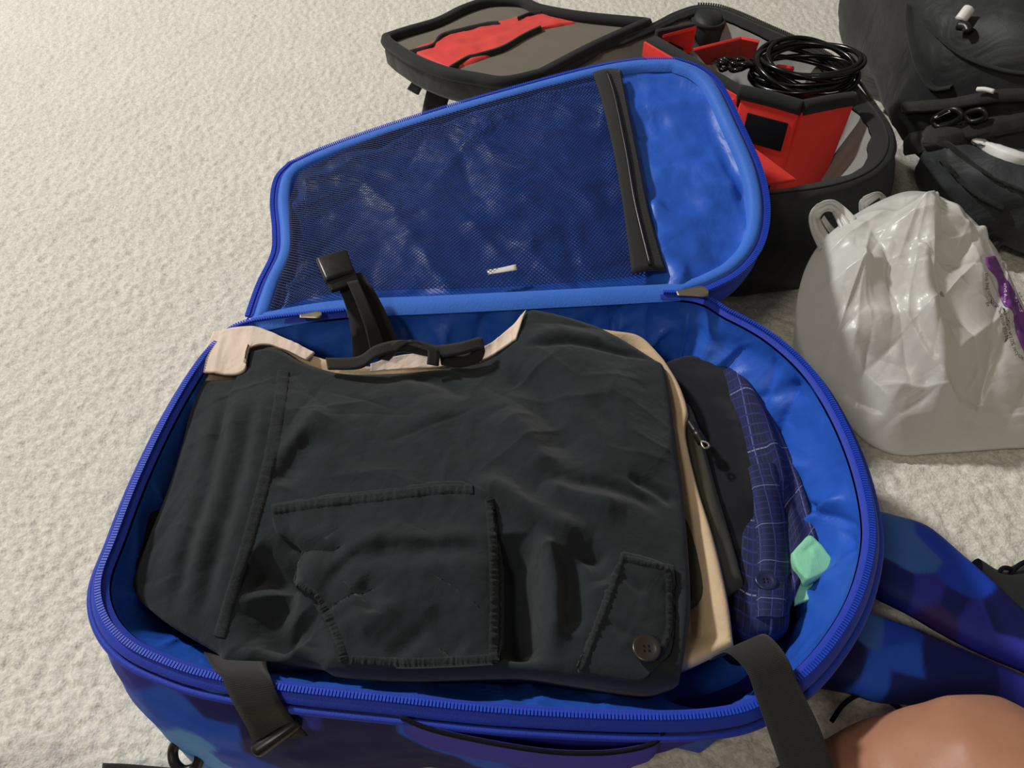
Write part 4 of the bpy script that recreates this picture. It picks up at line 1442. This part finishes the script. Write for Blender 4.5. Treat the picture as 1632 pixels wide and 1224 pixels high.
grid('main_body', lump(0.93, 1.21, 0.16, 0.38, 0.36, 0.17, p=3.4, q=2.8, amp=0.024, sc=7, seed=5, rot=0.0), M['black_nylon'], bb, cu=True)
grid('top_pocket', lump(0.95, 1.22, 0.27, 0.26, 0.25, 0.09, p=3, amp=0.028, sc=12, seed=8, rot=-0.15), M['black_panel'], bb, cu=True)
grid('front_pocket', lump(0.79, 0.90, 0.08, 0.24, 0.12, 0.08, amp=0.014, sc=13, seed=12, rot=-0.45), M['black_panel'], bb, cu=True)
bm_ = [bvh_of(c) for c in bb.children]
Vall = []
Fall = []
for c in bb.children:
    o0 = len(Vall)
    Vall += [Vector(np.array(v.co) + base_of(c)) for v in c.data.vertices]
    Fall += [tuple(o0 + i for i in p.vertices) for p in c.data.polygons]
bbv = BVHTree.FromPolygons(Vall, Fall)
ribbon_on('side_strap', bbv, [(1452, 228), (1520, 216), (1590, 200), (1660, 186)], 34, M['black_web'], bb, n=50, m=7, up=0.010, crown=0.004, zfall=0.2)
ribbon_on('upper_strap', bbv, [(1446, 172), (1520, 165), (1590, 152), (1660, 150)], 20, M['black_web'], bb, n=50, m=7, up=0.007, crown=0.004, zfall=0.2)
ribbon_on('reflective_stripe', bbv, [(1556, 222), (1580, 238), (1610, 250), (1650, 260)], 17, M['white'], bb, n=30, m=7, up=0.006, crown=0.004, zfall=0.15, label='white reflective stripe')
for ln_ in ([(1510, 232), (1550, 262), (1600, 292), (1660, 320)], [(1500, 250), (1530, 285), (1560, 310), (1600, 330)], [(1478, 35), (1500, 60), (1540, 90), (1600, 112), (1650, 118)],
            [(1450, 10), (1455, 60), (1470, 110), (1490, 140), (1520, 138)]):
    ribbon_on('piping', bbv, ln_, 7, M['black_cloth'], bb, n=40, m=5, up=0.004, crown=0.004, zfall=0.15)


def on_path(bvh, pts, up, n, closed=False):
    return spline([on(bvh, p[0], p[1], up, 0.2) for p in pts], n, closed)


tube('metal_bar', on_path(bbv, [(1504, 180), (1516, 174), (1529, 169)], 0.018, 10), 0.0022, M['white'], bb, n=6)
tube('buckle', on_path(bbv, [(1500, 184), (1530, 168), (1545, 176), (1536, 190), (1510, 196)], 0.016, 40, True), 0.004, M['black_plastic'], bb, n=8, closed=True)
tube('buckle', on_path(bbv, [(1552, 176), (1575, 166), (1582, 178), (1560, 188)], 0.016, 40, True), 0.0035, M['black_plastic'], bb, n=8, closed=True)
tube('zipper_pull', on_path(bbv, [(1566, 138), (1578, 138), (1590, 141)], 0.012, 10), 0.003, M['white'], bb, n=8)
cl = tube('cord_lock', on_path(bbv, [(1538, 42), (1544, 34), (1549, 26)], 0.012, 10), 0.0075, M['white'], bb, n=10, label='white cord lock')
tube('cord_lock_base', on_path(bbv, [(1536, 46), (1546, 48), (1551, 54)], 0.010, 10), 0.006, M['black_plastic'], bb, n=10)
tube('haul_loop', spline(W([(1562, 372, .03), (1578, 366, .045), (1592, 352, .05), (1602, 368, .04), (1588, 388, .03), (1572, 392, .02)]), 40), 0.006, M['black_web'], bb, n=8)

# ------------------------------------------------------------------ white plastic carrier bag
OUT = [(1440, 306), (1490, 310), (1530, 332), (1564, 364), (1588, 400), (1614, 450), (1648, 522), (1680, 600), (1690, 670), (1660, 708), (1590, 716), (1500, 722),
       (1430, 725), (1378, 702), (1335, 652), (1290, 590), (1269, 515), (1279, 440), (1312, 382), (1372, 336)]


def zo(v):
    return float(np.interp(v, [305, 420, 560, 660, 725], [0.158, 0.118, 0.062, 0.026, 0.006]))


NO = 360
OC = spline(np.array([P(a, b, zo(b)) for a, b in OUT]), NO, closed=True)
ctr = P(1462, 545, 0.06)
rows = []
rr = np.concatenate([np.linspace(1, 0.9, 8), np.linspace(0.89, 0.02, 110)])
for r_ in rr:
    R = ctr + (OC - ctr) * r_
    bl = 0.066 * (1 - r_ ** 2.4)
    R[:, 2] = OC[:, 2] * r_ + 0.06 * (1 - r_) + bl
    rows.append(R)
Gb = np.array(rows)
ed = np.clip((1 - rr) / 0.28, 0, 1)[:, None]
Xb, Yb = Gb[..., 0], Gb[..., 1]
SB = [([(1450, 345), (1448, 400), (1452, 470), (1480, 520), (1515, 560), (1535, 600), (1590, 650)], 0.014, 0.014, 0.010),
      ([(1290, 492), (1350, 462), (1420, 420), (1455, 380)], 0.010, 0.016, 0.016), ([(1300, 500), (1380, 505), (1460, 515), (1540, 530), (1600, 540)], 0.008, 0.010, 0.03),
      ([(1360, 600), (1430, 592), (1500, 605)], 0.006, 0.008, 0.014), ([(1340, 620), (1430, 640), (1530, 640)], 0.005, 0.010, 0.012),
      ([(1320, 400), (1370, 385), (1420, 355)], 0.008, 0.010, 0.014), ([(1500, 330), (1495, 380), (1480, 430)], 0.007, 0.010, 0.012),
      ([(1540, 360), (1520, 420), (1500, 470)], -0.006, 0.014, 0.014)]
Gb[..., 2] += ed * (strokes_z(Xb, Yb, SB, 0.11) + 0.008 * (ridged(Xb * 8, Yb * 10, 61, 3) ** 3 - 0.32) + 0.003 * fbm(Xb * 30, Yb * 30, 0, 63, 3)
                    + creases(Xb, Yb, 110, 9, 0.13, 0.007, 0.0045))
low = []
for k in (0.3, 0.7, 1.0):
    R = OC.copy()
    R[:, :2] = ctr[:2] + (R[:, :2] - ctr[:2]) * (1 - 0.12 * k)
    R[:, 2] = OC[:, 2] * (1 - k) + 0.003 * k
    low.append(R)
R = low[-1].copy()
R[:, :2] = ctr[:2] + (R[:, :2] - ctr[:2]) * 0.02
Gall = np.vstack([[R], low[::-1], Gb])
carrier = thing('plastic_bag', 'white plastic carrier bag with purple print resting on the carpet', 'bag', (ctr[0], ctr[1], 0))
bag_o = grid('film', Gall, M['film'], carrier, cu=True)
bb2 = bvh_of(bag_o)
# handles
def handle(ptsL, ptsR, nm='handle'):
    L, R = spline(W(ptsL), 40), spline(W(ptsR), 40)
    a = np.linspace(0, 1, 11)
    G = L[:, None] * (1 - a)[None, :, None] + R[:, None] * a[None, :, None]
    G[..., 2] += 0.0025 * np.sin(a * 5 * math.pi)[None]
    grid(nm, G, M['film'], carrier, thick=0.0008)


handle([(1306, 400, .13), (1292, 368, .135), (1289, 345, .15), (1300, 327, .16), (1325, 320, .163), (1345, 330, .155), (1366, 350, .15)],
       [(1326, 384, .13), (1309, 356, .13), (1308, 346, .14), (1314, 338, .148), (1324, 337, .15), (1330, 345, .145), (1342, 372, .14)])
handle([(1312, 346, .142), (1322, 360, .135), (1336, 374, .12)], [(1309, 350, .14), (1317, 364, .132), (1328, 381, .118)], 'handle_twist')
handle([(1369, 340, .13), (1370, 320, .15), (1385, 311, .155), (1400, 309, .15), (1412, 318, .13)], [(1388, 334, .13), (1384, 328, .14), (1392, 321, .145), (1402, 315, .145), (1406, 322, .13)])

# purple print and lettering, lying on the film
patch_on('purple_print', bb2, [(1570, 408), (1576, 408), (1583, 406)], [(1583, 406), (1600, 438), (1616, 466), (1632, 498), (1646, 526), (1660, 556), (1668, 580)],
         [(1632, 566), (1650, 572), (1668, 580)], [(1570, 408), (1572, 425), (1588, 445), (1592, 470), (1600, 488), (1612, 495), (1618, 530), (1632, 566)], 14, 60, 0.002,
         M['purple'], carrier, nz=0.0, zfall=0.09, rim=0.02)


def text_on(body, path, size, mat, name, bvh=bb2, up=0.003, zfall=0.06):
    cu = bpy.data.curves.new('lettering', 'FONT')
    cu.body = body
    cu.size = 1.0
    cu.resolution_u = 2
    to = bpy.data.objects.new('lettering', cu)
    COL.objects.link(to)
    bpy.context.view_layer.update()
    me = to.evaluated_get(bpy.context.evaluated_depsgraph_get()).to_mesh()
    vs = np.array([v.co[:] for v in me.vertices])
    fs = [tuple(p.vertices) for p in me.polygons]
    bpy.data.objects.remove(to)
    c = spline(np.array(path, float), 200)
    s = np.concatenate([[0], np.cumsum(np.linalg.norm(np.diff(c, axis=0), axis=1))])
    k = min(size, s[-1] / max(vs[:, 0].max(), 1e-6))
    out = []
    for x, y, _ in vs:
        q = np.clip(x * s[-1] / vs[:, 0].max() if k < size or True else x * size, 0, s[-1])
        px, py = np.interp(q, s, c[:, 0]), np.interp(q, s, c[:, 1])
        tx, ty = np.interp(q + 2, s, c[:, 0]) - np.interp(q - 2, s, c[:, 0]), np.interp(q + 2, s, c[:, 1]) - np.interp(q - 2, s, c[:, 1])
        l = math.hypot(tx, ty) + 1e-9
        nx, ny = ty / l, -tx / l
        out.append(on(bvh, px + nx * y * size, py + ny * y * size, up, zfall))
    return obj(name, out, fs, mat, carrier, smooth=False)


text_on('this bag contains a minimum of 10% recycled mat', [(1566, 436), (1568, 460), (1576, 482), (1586, 492), (1598, 500), (1602, 522), (1607, 545), (1616, 566), (1632, 578), (1645, 584)], 9,
        M['ink_text'], 'lettering')
text_on('Be', [(1568, 482), (1570, 489)], 9, M['ink_text'], 'lettering')
text_on('recycle this bag', [(1591, 496), (1595, 520), (1599, 546)], 9, M['ink_text'], 'lettering')
text_on('and save', [(1596, 456), (1600, 488)], 9, M['white_text'], 'lettering', up=0.005)
text_on('bring your', [(1606, 458), (1614, 486), (1622, 500)], 9, M['white_text'], 'lettering', up=0.005)
text_on('C', [(1584, 419), (1592, 434)], 13, M['white_text'], 'lettering', up=0.005)
text_on('m', [(1618, 468), (1627, 482)], 13, M['white_text'], 'lettering', up=0.005)

# ------------------------------------------------------------------ person sitting on the floor: bare legs
per = thing('person', 'person sitting cross-legged on the carpet, bare knee in the lower right corner', 'person', (0.08, -0.35, 0.0))


def capsules(name, chains, mat, vox, sm):
    bm = bmesh.new()
    for ch in chains:
        for (a, ra), (b, rb) in zip(ch[:-1], ch[1:]):
            a, b = np.array(a), np.array(b)
            n = max(2, int(np.linalg.norm(b - a) / 0.012))
            for t in np.linspace(0, 1, n):
                c = a * (1 - t) + b * t
                r = ra * (1 - t) + rb * t
                ret = bmesh.ops.create_icosphere(bm, subdivisions=2, radius=r)
                bmesh.ops.translate(bm, verts=ret['verts'], vec=Vector(c - base_of(per)))
    me = bpy.data.meshes.new(name)
    bm.to_mesh(me)
    bm.free()
    me.materials.append(mat)
    o = bpy.data.objects.new(name, me)
    COL.objects.link(o)
    o.parent = per
    m = o.modifiers.new('skin', 'REMESH')
    m.mode = 'VOXEL'
    m.voxel_size = vox
    m.use_smooth_shade = True
    m = o.modifiers.new('soften', 'SMOOTH')
    m.factor = 0.5
    m.iterations = sm
    return o


legR = [[((0.20, -0.42, 0.13), 0.10), ((0.37, -0.10, 0.145), 0.092), ((0.352, 0.06, 0.130), 0.084), ((0.302, 0.150, 0.118), 0.074), ((0.262, 0.165, 0.098), 0.054)],
        [((0.262, 0.165, 0.098), 0.054), ((0.208, 0.140, 0.090), 0.054), ((0.13, 0.05, 0.084), 0.060), ((0.07, -0.07, 0.068), 0.052), ((0.02, -0.20, 0.045), 0.034)],
        [((0.02, -0.20, 0.045), 0.034), ((-0.06, -0.20, 0.038), 0.032), ((-0.12, -0.16, 0.032), 0.026)]]
legL = [[((-0.04, -0.42, 0.13), 0.10), ((-0.30, -0.10, 0.115), 0.085), ((-0.42, 0.09, 0.085), 0.066), ((-0.41, 0.14, 0.072), 0.056)],
        [((-0.41, 0.14, 0.072), 0.056), ((-0.34, 0.04, 0.066), 0.056), ((-0.16, -0.24, 0.055), 0.046), ((-0.02, -0.30, 0.05), 0.034)],
        [((-0.02, -0.30, 0.05), 0.034), ((0.06, -0.30, 0.04), 0.032), ((0.11, -0.28, 0.034), 0.026)]]
hip = [[((-0.04, -0.42, 0.13), 0.115), ((0.08, -0.45, 0.13), 0.12), ((0.20, -0.42, 0.13), 0.115)]]
capsules('body', legR + legL + hip, M['skin'], 0.005, 7)
capsules('shorts', [[((-0.05, -0.42, 0.14), 0.125), ((0.08, -0.45, 0.15), 0.13), ((0.21, -0.42, 0.14), 0.125)],
                    [((0.20, -0.42, 0.14), 0.125), ((0.29, -0.22, 0.14), 0.112)], [((-0.04, -0.42, 0.14), 0.125), ((-0.16, -0.26, 0.135), 0.112)]], M['black_cloth'], 0.01, 6)
